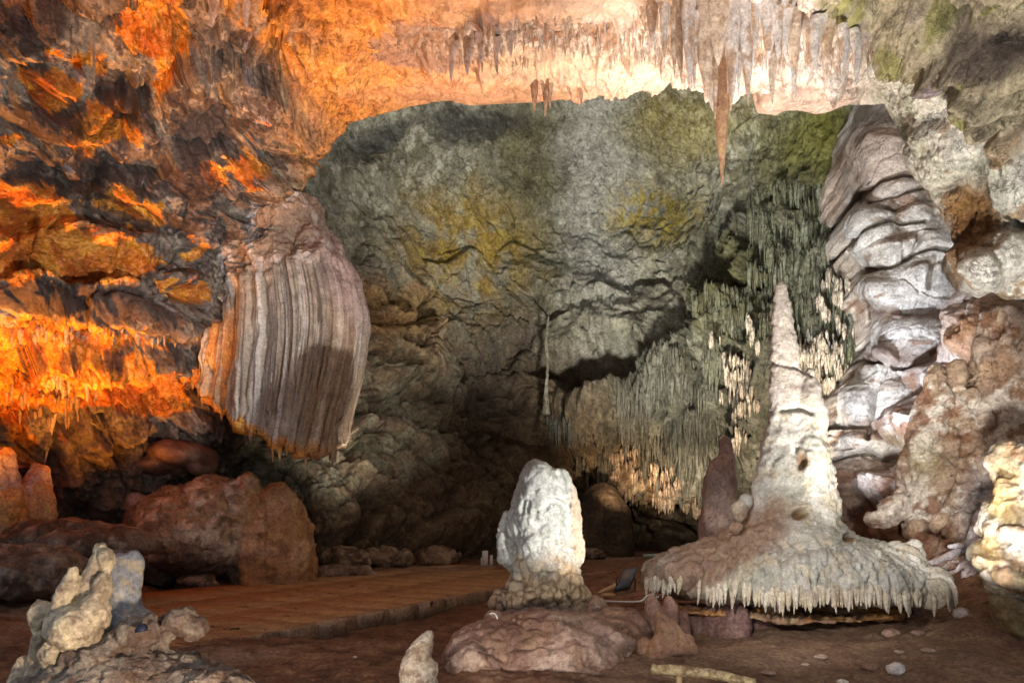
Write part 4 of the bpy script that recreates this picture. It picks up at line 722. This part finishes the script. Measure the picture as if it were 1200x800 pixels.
# ---- near block at the right edge
body('flowstone_block', [ball(at(1192, 610, 8.2), (.36, .45, .34)), ball(at(1182, 655, 8.0), (.33, .5, .22), (0, .3, 0)), ball(at(1202, 690, 7.9), (.34, .5, .2), (0, .3, 0)), ball(at(1250, 640, 8.0), (.7, .6, .9)), limb(pp((1185, 570, 8.2), (1178, 600, 8.1), (1165, 640, 8.0)), [.16, .14, .12]), limb(pp((1200, 700, 7.9), (1205, 745, 7.9), (1220, 800, 7.9)), [.36, .28, .3]),
  ball(at(1185, 545, 8.4), (.16, .3, .3)), ball(at(1200, 560, 8.2), (.2, .3, .4)), ball(at(1168, 662, 7.8), (.2, .25, .07), (0, .45, 0)), ball(at(1180, 680, 7.7), (.26, .3, .06), (0, .4, 0)), ball(at(1190, 630, 7.75), (.18, .2, .07), (0, .5, 0))],
  .024, lambda V, px, py: .09*fbm(V, 2, 5, .6)+.05*fbm(V, 6, 4, .6)+.05*fbm(V, (5, 5, 1.2), 3, .5, 5, True)+.05*(.5-worley(warp(V, .1, 2), 4, 2)[0]), lambda V, px, py, h: mix(cgen((.34, .32, .29), (.24, .19, .12), (.17, .10, .05))(V, px, py, h), C3(.30, .20, .08), np.clip(ell(px, py, 1175, 580, 20, 30)+sm(py, 692, 712)+ell(px, py, 1160, 645, 14, 24), 0, 1)*.85), M_CALC,
  'white and olive flowstone block with a stepped belly, cut by the right edge', 'flowstone')
# ---- foreground cluster bottom left
YL = 5.0
cl = empty('stalagmite_cluster', at(140, 810, YL), 'pale stalagmite cluster with grey broken slab on a rubble base, bottom left', 'stalagmite')
def c_cl(V, px, py, h):
    a = fbm(V, 4, 5, .55, 4); b = fbm(V, 12, 4, .6, 14); c = mix(const(px.shape, C3(.70, .57, .38)), C3(.46, .36, .24), sm(a, -.05, .3)); return mix(c, C3(.22, .15, .10), sm(b, .08, .3)*.6)
body('pale_stalagmite', [limb(pp((96, 800, YL), (100, 760, YL), (104, 720, YL), (108, 690, YL), (113, 665, YL), (117, 645, YL), (117, 637, YL)), [R2(x, YL) for x in (32, 27, 20, 15.5, 11, 8, 6)]), limb(pp((64, 745, YL-.1), (70, 712, YL-.1), (80, 685, YL-.1), (87, 666, YL-.1)), [R2(x, YL) for x in (13, 11, 9, 6.5)]),
  limb(pp((44, 815, YL), (46, 775, YL), (47, 745, YL), (48, 722, YL), (46, 708, YL)), [R2(x, YL) for x in (15, 10.5, 10, 13, 9)]), ball(at(90, 735, YL-.12), (R2(27, YL), .18, R2(26, YL))), ball(at(70, 765, YL-.1), (.11, .12, .12)), limb(pp((20, 830, YL), (25, 790, YL), (28, 772, YL)), [R2(x, YL) for x in (12, 10, 6)]), ball(at(112, 718, YL-.1), (.1, .12, .14)), ball(at(125, 656, YL-.03), (.055, .06, .09)), ball(at(121, 690, YL-.08), (.06, .07, .12)), ball(at(60, 716, YL), (.08, .08, .06))],
  .0095, lambda V, px, py: .024*fbm(V, 5, 4)+.010*fbm(V, 18, 3)+sm(py, 735, 760)*.022*fbm(V, (16, 16, 3), 3, .5, 5, True)+.02*fbm(V, (9, 9, 2.5), 4, .55, 6)+.004*(.5-worley(V, 11, 2)[0]), c_cl, M_CALC, parent=cl)
body('grey_slab', [limb(pp((138, 745, YL+.25), (140, 705, YL+.25), (142, 668, YL+.25), (141, 655, YL+.25)), [.18, .155, .14, .11]), limb(pp((150, 730, YL+.25), (156, 690, YL+.25), (159, 655, YL+.25), (160, 648, YL+.25)), [.13, .07, .045, .03]), ball(at(150, 728, YL+.2), (.2, .2, .12))],
  .012, dgen(.02, 5, .012, 16, .02, 8), cgen((.30, .31, .34), (.40, .41, .44), (.42, .34, .22), 4), M_CALC, parent=cl)
body('rubble_base', [ball(at(150, 850, YL+.1), (.85, .7, .62)), ball(at(215, 855, YL), (.5, .5, .5)), ball(at(250, 850, YL-.1), (.42, .5, .40)), ball(at(60, 840, YL), (.35, .4, .35)), ball(at(162, 742, YL-.05), (.16, .15, .11)), ball(at(140, 752, YL), (.14, .15, .1)), ball(at(212, 727, YL+.1), (.13, .12, .10)), ball(at(228, 735, YL+.1), (.09, .1, .09)), ball(at(190, 742, YL+.15), (.12, .12, .1)), ball(at(110, 770, YL-.1), (.2, .2, .12))],
  .014, lambda V, px, py: .03*facets(warp(V, .05, 3), 3.5, 3, 1)[0]+.02*facets(V, 11, 6, 1)[0]+.03*fbm(V, 3, 5)+.012*fbm(V, 20, 4, .6), cgen((.26, .19, .15), (.40, .33, .26), (.15, .09, .06), 3), M_EARTH, parent=cl)
body('stalagmite', [limb(pp((492, 850, 6), (490, 800, 6), (489, 775, 6), (497, 755, 6), (505, 741, 6)), [R2(x, 6) for x in (30, 23, 18, 11, 5)]), ball(at(478, 790, 6), (.08, .1, .14)), ball(at(504, 785, 6), (.07, .1, .12))], .012, dgen(.02, 5, .012, 16, .025, 8), cgen((.76, .67, .54), (.58, .47, .35), (.28, .18, .12), 4), M_CALC,
  'small pale stalagmite at the bottom edge, left of the brown mound', 'stalagmite')

for (c_, r_, lb_) in [((405, 655, 18.6), (.7, .5, .35), 'dark rock at the foot of the back wall, left of the path'), ((452, 652, 19.4), (.9, .5, .3), 'low dark rock at the foot of the back wall beside the path'), ((510, 652, 21), (.8, .5, .35), 'brown rock at the foot of the back wall, midway along the path'), ((1150, 760, 8.4), (.55, .4, .16), 'low brown rock ledge on the floor below the right edge block'), ((1112, 772, 8.0), (.3, .25, .08), 'small flat rock left of the low brown ledge'), ((690, 648, 23), (.5, .4, .16), 'dim flat rock in front of the dark dome'), ((815, 720, 9.6), (.22, .2, .16), 'orange brown rock tucked under the left rim of the cone')]:
    body('rock', [ball(at(*c_), r_), ball(at(c_[0]+10, c_[1]+3, c_[2]), tuple(x*.65 for x in r_))], max(.02, r_[0]/16), (lambda V, px, py, q=r_[0]: q*(.22*fbm(V, 1.2/q, 6, .6)+.14*facets(warp(V, .15, 1.5), 1.4/q, 4, 1)[0])), cgen((.15, .10, .065), (.26, .185, .12), (.36, .28, .2)), M_EARTH, lb_, 'rock')
# ---- dark dome and thin column at the back
body('rock_dome', [ball(at(706, 640, 25), (1.15, 1.3, 2.3)), ball(at(690, 650, 24.6), (.9, 1, 1.5))], .09, lambda V, px, py: .12*fbm(V, .8, 4)+.07*fbm(V, (2, 2, .25), 3, .5, 3, True), cgen((.075, .053, .035), (.11, .08, .05)), M_BACK, 'dark rounded rock dome at the back of the chamber right of the white stalagmite', 'rock dome')
body('thin_column', [limb(pp((640, 485, 26.2), (640, 455, 26.3), (642, 425, 26.4), (640, 400, 26.5), (643, 370, 26.6)), [.16, .08, .05, .07, .04])], .03, dgen(.02, 1.5, .02, 4), cgen((.30, .28, .19), (.38, .36, .27)), M_BACK, 'thin pale dripstone column in front of the dark hole in the back wall', 'dripstone column')
# ================================================================= STALACTITES
rr_ = np.random.RandomState(9)
def spike(top, tip, Yb, wpx, label, group=None, mat=None, c1=(.62, .55, .49), c2=(.42, .30, .20), fl=.5, dY=0, rows=40, name='stalactite', pw=.8, seg=28):
    (x0, y0), (x1, y1) = top, tip
    P0 = at(x0, y0, Yb); P1 = at(x1, y1, Yb+dY); r = R2(wpx/2, Yb); off = rr_.uniform(0, 50)
    t = np.linspace(0, 1, rows)[:, None]; c = P0+(P1-P0)*t+np.sin(t*math.pi)*np.array([rr_.uniform(-1, 1)*r*.5, 0, 0])
    R = r*(1-t[:, 0]**1.3)**pw+.004; R[-1] = .001
    ph = np.linspace(0, 2*math.pi, seg, endpoint=False); D = np.stack([np.cos(ph), np.sin(ph)*.8, 0*ph], -1)
    V = c[:, None]+R[:, None, None]*D[None]; V = V.astype(np.float32)
    q = V*np.array([1, 1, .22])+off; h = fl*R[:, None]*(.55*fbm(q, 2.2/r*.35, 3, .55)+.35*fbm(V, 1.6/r*.3, 3, .6, off))
    V = V+D[None]*h[..., None]; a = fbm(q, 4, 4, .6, off); b = fbm(V, 7, 3, .6, off)
    col = mix(const(a.shape, C3(*c1)), C3(*c2), sm(a+.4*b, 0.0, .3))
    return tag(make(name, V, gfaces(rows, seg, True), mat or M_CALC, col, origin=P0), label, 'stalactite', group)
spike((846, 50), (846, 220), sdepth(846, 50, 4)-.1, 26, 'longest stalactite, a smooth tan spike hanging from the pale cluster at the top', c1=(.50, .30, .17), c2=(.40, .22, .12), fl=.10, rows=70, pw=1.0)
ST = [((797, -12), (799, 98), 15), ((808, -10), (810, 107), 17), ((816, 15), (814, 105), 9), ((826, -5), (836, 132), 24), ((833, 30), (838, 140), 10), ((858, -10), (856, 131), 20), ((852, 40), (853, 110), 9), ((866, 40), (865, 111), 8), ((872, -5), (877, 125), 20), ((868, 30), (872, 92), 14), ((882, 5), (884, 78), 24),
      ((897, -5), (900, 70), 26), ((903, 15), (905, 124), 15), ((912, 10), (913, 82), 13), ((926, 45), (932, 121), 8), ((936, 12), (934, 84), 18), ((948, 25), (950, 76), 14), ((960, 20), (956, 86), 17), ((974, 25), (972, 74), 18), ((988, 30), (990, 80), 12), ((1001, 35), (1003, 99), 13), ((790, 10), (791, 92), 8), ((778, 5), (779, 68), 12), ((765, 0), (766, 58), 14), ((843, 5), (842, 78), 26), ((920, 10), (921, 70), 16)]
WH = ['at the left end of', 'near the left end of', 'left of the long tan spike in', 'touching the long tan spike in', 'just right of the long tan spike in', 'in the middle of', 'right of the middle of', 'near the right end of', 'at the right end of']
STL = {0: 'first grey white stalactite to pass the ceiling lip, at the left of the cluster', 1: 'second pale stalactite from the left end that reaches past the ceiling lip', 17: 'pale tapering stalactite in front of the pink slab, near the right of the cluster', 15: 'short pale stalactite above the dark pocket near the right of the cluster', 6: 'mid-length thin stalactite crowded against the right flank of the long tan spike', 7: 'thin pale stalactite one step right of the long tan spike'}
for i, (a_, b_, w_) in enumerate(ST):
    kd = 'broad' if w_ >= 20 else ('medium' if w_ >= 13 else 'thin'); ln = 'long' if b_[1] > 115 else ('short' if b_[1] < 80 else 'mid-length')
    k_ = 0 if a_[0] < 795 else 1 if a_[0] < 812 else 2 if a_[0] < 830 else 3 if a_[0] < 850 else 4 if a_[0] < 868 else 5 if a_[0] < 890 else 6 if a_[0] < 925 else 7 if a_[0] < 965 else 8
    spike(a_, b_, sdepth(a_[0], max(a_[1], 0), 3)-.02-.1*(w_ < 14)+rr_.uniform(-.05, .1), w_, STL.get(i, f'{ln} {kd} fluted pale stalactite {WH[k_]} the hanging cluster'), 'stalactites in the pale cluster at the top', c1=(.80, .76, .74) if i % 3 else (.74, .62, .50), c2=(.58, .42, .30))
for (a_, b_, w_, lb) in [((626, 88), (626, 131), 10, 'leftmost of three small stalactites on the ceiling lip'), ((637, 88), (638, 137), 10, 'middle and longest of three small stalactites on the ceiling lip'), ((646, 90), (645, 128), 8, 'rightmost of three small stalactites on the ceiling lip'), ((681, 98), (681, 127), 6, 'tiny lone stalactite right of the three on the ceiling lip')]:
    spike(a_, b_, sdepth(a_[0], a_[1]+8, 2), w_, lb, 'small stalactites on the ceiling lip', c1=(.55, .42, .32), c2=(.42, .25, .15))
for (a_, b_, w_, lb) in [((534, 50), (529, 96), 9, 'slanting mauve stalactite at the left of the mid ceiling growths'), ((549, 42), (548, 90), 11, 'broad mauve stalactite in the mid ceiling growths'), ((562, 40), (563, 74), 9, 'short mauve stalactite right of the broad one'), ((583, 45), (583, 88), 7, 'thin mauve stalactite in the mid ceiling growths'), ((598, 40), (599, 66), 8, 'shortest pale stalactite in the mid ceiling growths'), ((250, -6), (249, 28), 14, 'grey blade shaped stalactite in the orange ceiling'), ((292, -10), (289, 34), 12, 'grey leaning stalactite right of the blade shaped one')]:
    spike(a_, b_, sdepth(a_[0], max(a_[1], 0), 3)-.1, w_, lb, 'small stalactites under the left ceiling', c1=(.70, .62, .60), c2=(.52, .36, .26))
spike((63, 484), (52, 545), sdepth(60, 500, 3)-.03, 7, 'thin pale stalactite against the lower left wall', c1=(.6, .5, .45), c2=(.5, .4, .35), fl=.4, pw=1.0)
def drips(name, L, mat, c1, c2, seg=5, rows=5):
    V = []; F = []; C = []; k = 0
    for P, l, r in L:
        v, f = cone(P, P+np.array([rr_.uniform(-.04, .04)*l, 0, -l]), r, seg, rows, .05*l, rr_, .25, True); V.append(v); F.append(f+k); k += len(v)
        C.append(np.tile(C3(*c1)+(C3(*c2)-C3(*c1))*rr_.rand(), (len(v), 1)))
    V = np.concatenate(V); o = make(name, V, np.concatenate(F), mat, np.concatenate(C), origin=base_of(V)); return o
def back_drips(name, zones, lab, c1, c2, lr, rr, out=.35, mat=None):
    L = []
    for cx, cy, rx, ry, n_ in zones:
        ks = [(rr_.normal(cx, rx*.5), rr_.normal(cy, ry*.5)) for _ in range(max(3, n_//14))]
        for _ in range(int(n_*(1.4 if out < .1 else 2.2))):
            k_ = ks[rr_.randint(len(ks))]; px = k_[0]+rr_.normal()*rx*.10; py = k_[1]+rr_.normal()*ry*.07
            P = bpos(np.array(px), np.array(py)).astype(float); d = np.array([0, 0, CAMZ])-P; d /= np.linalg.norm(d)
            u_ = rr_.rand()**2.2; L.append((P+d*rr_.uniform(0, out)+np.array([0, 0, .15]), lr[0]+(lr[1]-lr[0])*(.4*u_+.6*rr_.rand()), rr[0]+(rr[1]-rr[0])*u_))
    o = drips(name, L, mat or M_BACK, c1, c2); tag(o, lab, 'stalactites', kind='stuff'); return o
back_drips('curtain_stalactites', [(935, 270, 75, 60, 500), (950, 350, 70, 60, 450), (870, 400, 30, 60, 160), (1000, 430, 22, 30, 80), (890, 370, 40, 25, 140)], 'dense olive curtain of fine stalactites high on the right of the back wall', (.17, .18, .10), (.24, .26, .19), (.3, 1.3), (.02, .12), .06)
back_drips('curtain_stalactites', [(800, 450, 50, 30, 200), (790, 510, 70, 50, 450), (700, 500, 50, 34, 120), (830, 540, 26, 36, 100), (745, 470, 40, 20, 90)], 'grey green curtain of stalactites under the dark hole in the back wall', (.15, .15, .11), (.22, .22, .17), (.3, 1.3), (.02, .12), .06)
back_drips('white_dripstone', [(882, 465, 17, 42, 420), (972, 420, 36, 36, 560), (985, 360, 25, 25, 60), (1012, 340, 14, 22, 60), (900, 400, 12, 20, 60), (868, 600, 12, 40, 80)], 'pale bristling dripstone either side of the cone stalagmite', (.86, .79, .64), (.62, .55, .42), (.18, .55), (.035, .08), .6)
back_drips('lit_dripstone', [(735, 530, 26, 22, 120), (725, 548, 38, 14, 110), (800, 560, 18, 28, 150), (760, 572, 40, 18, 130), (810, 590, 22, 18, 80)], 'warm lit dripstone fringe above the dark rock dome', (.70, .56, .40), (.46, .34, .22), (.2, .6), (.04, .10), .6)
def shell_drips(zones, name, lab, c1, c2, lr, rr):
    L = []
    for cx, cy, rx, ry, n_ in zones:
        for _ in range(n_):
            a_ = rr_.uniform(0, 6.283); q = math.sqrt(rr_.rand()); px = cx+rx*q*math.cos(a_); py = cy+ry*q*math.sin(a_)
            P = at(px, py, sdepth(px, py, 1)); L.append((P+np.array([0, 0, .12]), rr_.uniform(*lr), rr_.uniform(*rr)))
    return tag(drips(name, L, M_CALC, c1, c2), lab, 'stalactites', kind='stuff')
shell_drips([(700, 46, 70, 20, 130), (640, 40, 70, 22, 110), (770, 35, 34, 34, 130), (560, 52, 46, 26, 60), (505, 66, 40, 18, 30), (740, 60, 40, 14, 50), (880, 44, 110, 34, 320), (980, 60, 44, 26, 110), (610, 70, 20, 8, 20)], 'soda_straws', 'fringe of thin white soda straw stalactites along the ceiling growths', (.82, .76, .70), (.62, .44, .30), (.05, .34), (.010, .038))
shell_drips([(120, 395, 110, 10, 50), (60, 470, 60, 25, 60)], 'wall_drips', 'short drips along the edge of the orange lit shelf on the left wall', (.45, .33, .24), (.35, .24, .16), (.1, .35), (.03, .07))
# ================================================================= PATH
M_SLAB = rock_mat('worn_clay_slab', .75, .35, .7, 2.0, .45); M_STONE = rock_mat('pale_stone', .8, .3, .6, 6, .3)
W_CAB = plain_mat('white_cable', (.75, .74, .70), .5); M_BLK = plain_mat('black_housing', (.03, .03, .035), .4); M_WHT = plain_mat('white_plastic', (.72, .72, .68), .5); M_BLU = plain_mat('blue_plastic', (.01, .013, .04), .7); M_WOOD = plain_mat('pale_bamboo', (.5, .36, .18), .7); M_TWIG = plain_mat('bleached_root', (.66, .56, .46), .8)
path = bpy.data.objects.new('path', None); COL.objects.link(path); OR['path'] = np.zeros(3); path['kind'] = 'structure'
def boxm(c, ax, ay, az, bev=.015):
    """a worn block: 24 vertices, edges rounded off"""
    V = []; 
    for i, (zs, k) in enumerate([(-1, 0), (1-2*bev/np.linalg.norm(az), 0), (1, bev)]):
        for sx, sy in ((-1, -1), (1, -1), (1, 1), (-1, 1)):
            V.append(np.array(c)+ax*sx*(1-k/np.linalg.norm(ax))+ay*sy*(1-k/np.linalg.norm(ay))+az*zs)
    F = [[0, 3, 2, 1]]+[[4*l+i, 4*l+(i+1) % 4, 4*l+4+(i+1) % 4, 4*l+4+i] for l in (0, 1) for i in range(4)]+[[8, 9, 10, 11]]
    return np.array(V), np.array(F)
d_ = np.array([.475, .88, 0]); d_ /= np.linalg.norm(d_); p_ = np.array([-.88, .475, 0]); p_ /= np.linalg.norm(p_)
K0 = np.array([-2.75, 9.75, 0]); rp = np.random.RandomState(3); UZ = np.array([0, 0, 1.])
for i in range(-3, 13):
    s_ = i*.8
    for j in range(3):
        w_ = 1.9; c = K0+d_*(s_+.4)+p_*(.16+w_*(j+.5)); c[2] = -.14+rp.uniform(-.006, .006)
        V, F = boxm(c, d_*.39, p_*(w_/2-.012), UZ*.14); col = const((len(V),), C3(.40, .215, .095)*rp.uniform(.93, 1.07)); child('paving_slab', V, F, M_SLAB, path, col, False)
for i in range(-3, 13):
    c = K0+d_*(i*.8+.4)+p_*.06; c[2] = -.14+rp.uniform(-.01, .01); V, F = boxm(c, d_*.392, p_*.06, UZ*.155); child('kerb_stone', V, F, M_SLAB, path, const((len(V),), C3(.30, .20, .13)*rp.uniform(.9, 1.08)), False)
# ================================================================= SMALL THINGS ON THE GROUND
def tube(name, pts, r, mat, label=None, cat=None, parent=None, seg=7, sub=6, rs2=None, group=None):
    v, f = limb(pts, rs2 or [r]*len(pts), seg, sub)
    if parent is not None: return child(name, v, f, mat, parent)
    return tag(make(name, v, f, mat, origin=base_of(v)), label, cat, group)
def gz(px, py):
    """ground point seen at a pixel"""
    Y = np.linspace(2.6, 34, 1500); P = at(px, py, 1.0); X = (px-600)/FP*Y; z = floor_z(X, Y); r = CAMZ+(HOR-py)/FP*Y; k = np.argmax(r < z)
    return np.array([X[k], Y[k], z[k]])
def stone(px, py, r, label, c1, c2, rot=0, nm='stone'):
    g = gz(px, py); R = np.array(r)*g[1]/FP; g[2] += R[2]*.4
    body(nm, [ball(g, tuple(R), (0, 0, rot)), ball(g+np.array([R[0]*.3, 0, 0]), tuple(R*.75))], max(.008, R[0]/11), dgen(R[0]*.25, 2/R[0]*.4, R[0]*.06, 7/R[0]*.3), cgen(c1, c2, None, 5), M_STONE, label, nm)
stone(1050, 788, (11, 9, 8), 'rounded white stone on the earth at the bottom right', (.68, .62, .55), (.55, .48, .4))
stone(1127, 722, (10, 9, 8), 'pinkish white stone just right of the cone stalagmite', (.52, .42, .38), (.42, .33, .28))
stone(1043, 744, (12, 9, 6), 'flat brown stone with a pale edge in front of the cone stalagmite', (.36, .22, .16), (.5, .38, .3), .5)
stone(1075, 744, (8, 8, 4), 'small dark stone right of the flat brown one', (.2, .12, .08), (.28, .18, .13))
stone(962, 771, (8, 6, 2), 'small flat pale chip on the earth', (.42, .32, .24), (.5, .4, .3)); stone(943, 779, (6, 4, 1.6), 'thin white chip left of the flat pale chip', (.6, .52, .44), (.5, .4, .3), .6)
stone(1053, 764, (6, 5, 2), 'small tan chip behind the rounded white stone', (.46, .35, .25), (.5, .4, .3)); stone(1088, 763, (9, 6, 2.4), 'flat tan chip at the right of the open earth', (.40, .29, .2), (.46, .34, .25)); stone(1020, 783, (13, 9, 6), 'brown low stone left of the rounded white stone', (.2, .11, .07), (.27, .16, .1)); stone(988, 800, (7, 5, 3), 'white pebble on the bottom edge', (.66, .6, .52), (.5, .42, .33))
stone(900, 790, (9, 7, 3), 'brown pebble in front of the bamboo rod', (.26, .15, .1), (.34, .2, .14))
stone(416, 771, (3, 3, 2), 'tiny white pebble on the open earth left of the small stalagmite', (.6, .52, .44), (.5, .4, .3)); stone(255, 742, (14, 6, 2.4), 'flat pale chip on the earth below the path', (.42, .28, .2), (.5, .36, .27), .2)
# the scatter of grit nobody could count
V = []; F = []; C = []; k = 0; rg = np.random.RandomState(2)
for _ in range(5200):
    x = rg.uniform(-5.5, 6.5); y = rg.uniform(4.6, 15); 
    z = 0.0; r = .008+.055*rg.rand()**6
    if x > -2.9+(y-9.7)*.54-6.2 and x < -2.6+(y-9.7)*.54 and y > 7.5:
        if rg.rand() < .6 or x < -5: continue
        z = 9.0; V.append(np.array([[x+r, y, z], [x-r*.6, y+r, z], [x-r*.7, y-r*.8, z], [x, y, r*.9]])+rg.uniform(-.3, .3, (4, 3))*r); F += [[k, k+1, k+3, k+3], ]; k += 4; C.append(rg.rand())
VV = np.array(V).reshape(-1, 3); zz = floor_z(VV[:, 0], VV[:, 1]); VV[:, 2] += np.where(VV[:, 2] > 5, .003-9, zz)
T = np.array([[4*i+a for a in t] for i in range(len(V)) for t in ((0, 1, 3), (1, 2, 3), (2, 0, 3))])
cc = np.repeat(np.array(C), 4)[:, None]; colg = C3(.16, .09, .06)+(C3(.5, .4, .31)-C3(.16, .09, .06))*(cc**4)
tag(make('gravel', VV, T, M_STONE, colg, origin=(0, 5, 0), smooth=False), kind='stuff')
# bamboo rod on two pegs, bottom
rod = empty('bamboo_rod', at(820, 800, 6.3), 'pale bamboo rod lying across short pegs at the bottom, below the cone stalagmite', 'rod')
v, f = limb([at(764, 784, 6.3), at(800, 786, 6.25), at(840, 790, 6.2), at(884, 801, 6.1)], [.046, .050, .044, .046], 20, 30); h_ = .012*fbm(v.astype(np.float32), 9, 4, .6)+.010*fbm(v.astype(np.float32), (3, 30, 30), 3); cv = v.mean(0); v = v+np.stack([0*h_, -h_, h_], -1)*1.2; child('cane', v, f, M_CALC, rod, mix(const((len(v),), C3(.66, .50, .27)), C3(.34, .22, .11), sm(fbm(v.astype(np.float32), 12, 4, .6), -.05, .2)))
tube('peg', [at(796, 786, 6.3), at(796, 806, 6.3)], .03, M_WOOD, parent=rod); tube('peg', [at(854, 790, 6.3), at(854, 812, 6.3)], .03, M_WOOD, parent=rod)
# bleached roots beside the path
g = gz(335, 738); rt = empty('bleached_roots', g, 'bundle of thin bleached roots lying on the earth beside the path kerb', 'roots')
for i in range(9):
    a0 = gz(298+rg.uniform(0, 12), 731+rg.uniform(-3, 6)); a1 = gz(334+rg.uniform(-6, 6), 735+rg.uniform(-4, 4)); a2 = gz(350+rg.uniform(-20, 24), 740+rg.uniform(-6, 5)); up = np.array([0, 0, .03+rg.rand()*.05])
    tube('root', [a0+up*.4, (a0+a1)/2+up+np.array([0, rg.uniform(-.15, .15), 0]), a1+up, a2+up*.4], .012, M_TWIG, parent=rt, rs2=[.006, .012, .014, .008])
# white bollard light by the path, far side
b_ = at(570, 662, 20.5); bo = empty('marker_post', b_, 'small white marker posts standing at the far edge of the path', 'marker post')
v, f = boxm(b_+np.array([-.04, 0, .20]), np.array([.09, 0, 0]), np.array([0, .06, 0]), UZ*.24); child('post', v, f, M_WHT, bo, smooth=False)
v, f = boxm(b_+np.array([-.12, 0, .10]), np.array([.05, 0, 0]), np.array([0, .05, 0]), UZ*.13); child('foot', v, f, M_WHT, bo, smooth=False)
v, f = boxm(b_+np.array([.15, -.05, .13]), np.array([.045, 0, 0]), np.array([0, .045, 0]), UZ*.18); child('post', v, f, M_WHT, bo, smooth=False)
# floodlight lying tilted behind the mound
fl_c = gz(734, 694)+np.array([0, 0, .0]); fd = empty('floodlight', fl_c, 'dark flat floodlight tilted on the ground between the mound and the cone', 'floodlight')
ax = np.array([.14, 0, .02]); ay = np.array([.10, .10, .19]); az = np.cross(ax, ay); az = az/np.linalg.norm(az)*.03
v, f = boxm(fl_c+np.array([0, 0, .24]), ax, ay, az); child('housing', v, f, M_BLK, fd, smooth=False)
v, f = boxm(fl_c+np.array([0, 0, .24])+az*1.15, ax*.85, ay*.85, az*.2, .004); child('glass', v, f, plain_mat('lamp_glass', (.10, .11, .13), .15), fd, smooth=False)
tube('bracket', [fl_c+np.array([-.16, .05, .02]), fl_c+np.array([-.17, .05, .22]), fl_c+np.array([-.14, .05, .26])], .014, M_BLK, parent=fd)
tube('bracket', [fl_c+np.array([.16, .05, .02]), fl_c+np.array([.17, .05, .22]), fl_c+np.array([.14, .05, .26])], .014, M_BLK, parent=fd)
wd = [gz(702, 698), gz(722, 693), gz(742, 682)]
tube('wood_scrap', [wd[0]+UZ*.05, wd[1]+UZ*.1, wd[2]+UZ*.12], .05, M_WOOD, 'broken length of pale wood lying in front of the floodlight', 'wood', rs2=[.03, .06, .045])
tube('wood_scrap', [gz(706, 700)+UZ*.04, gz(720, 701)+UZ*.05], .035, M_WOOD, 'shorter scrap of wood lying nearest the white cable', 'wood')
ys_ = 9.3
tube('cable', [at(682, 704, 9.2), at(700, 703.5, 9.3), at(725, 704.5, 9.3), at(750, 704, 9.25), at(758, 698, 9.2), at(766, 697, 9.1), at(764, 704, 9.1), at(757, 706, 9.1), at(760, 700, 9.0), at(772, 699, 9.0)], .012, W_CAB, 'white cable running from the white stalagmite to the rim of the cone', 'cable', sub=10)
tube('cable', [at(574, 719, 7.75), at(578, 718, 7.7), at(582, 722, 7.7), at(584, 734, 7.7)], .008, W_CAB, 'short loop of white cable over the tip of the mound', 'cable')
st_ = gz(772, 652); v, f = boxm(st_+np.array([0, 0, .05]), np.array([.5, 0, .02]), np.array([0, .12, 0]), UZ*.05); tag(make('light_trough', v, f, plain_mat('pale_green_metal', (.35, .5, .4), .5), origin=st_, smooth=False), 'pale green strip lamp housing lying on the ground at the back', 'lamp')
bl = at(166, 735, 4.75); v, f = boxm(bl, np.array([.03, 0, .004]), np.array([0, .03, 0]), np.array([0, .004, .025])); tag(make('plastic_scrap', v, f, M_BLU, origin=bl, smooth=False), 'small dark blue plastic scrap wedged in the rubble beside the grey slab', 'scrap')
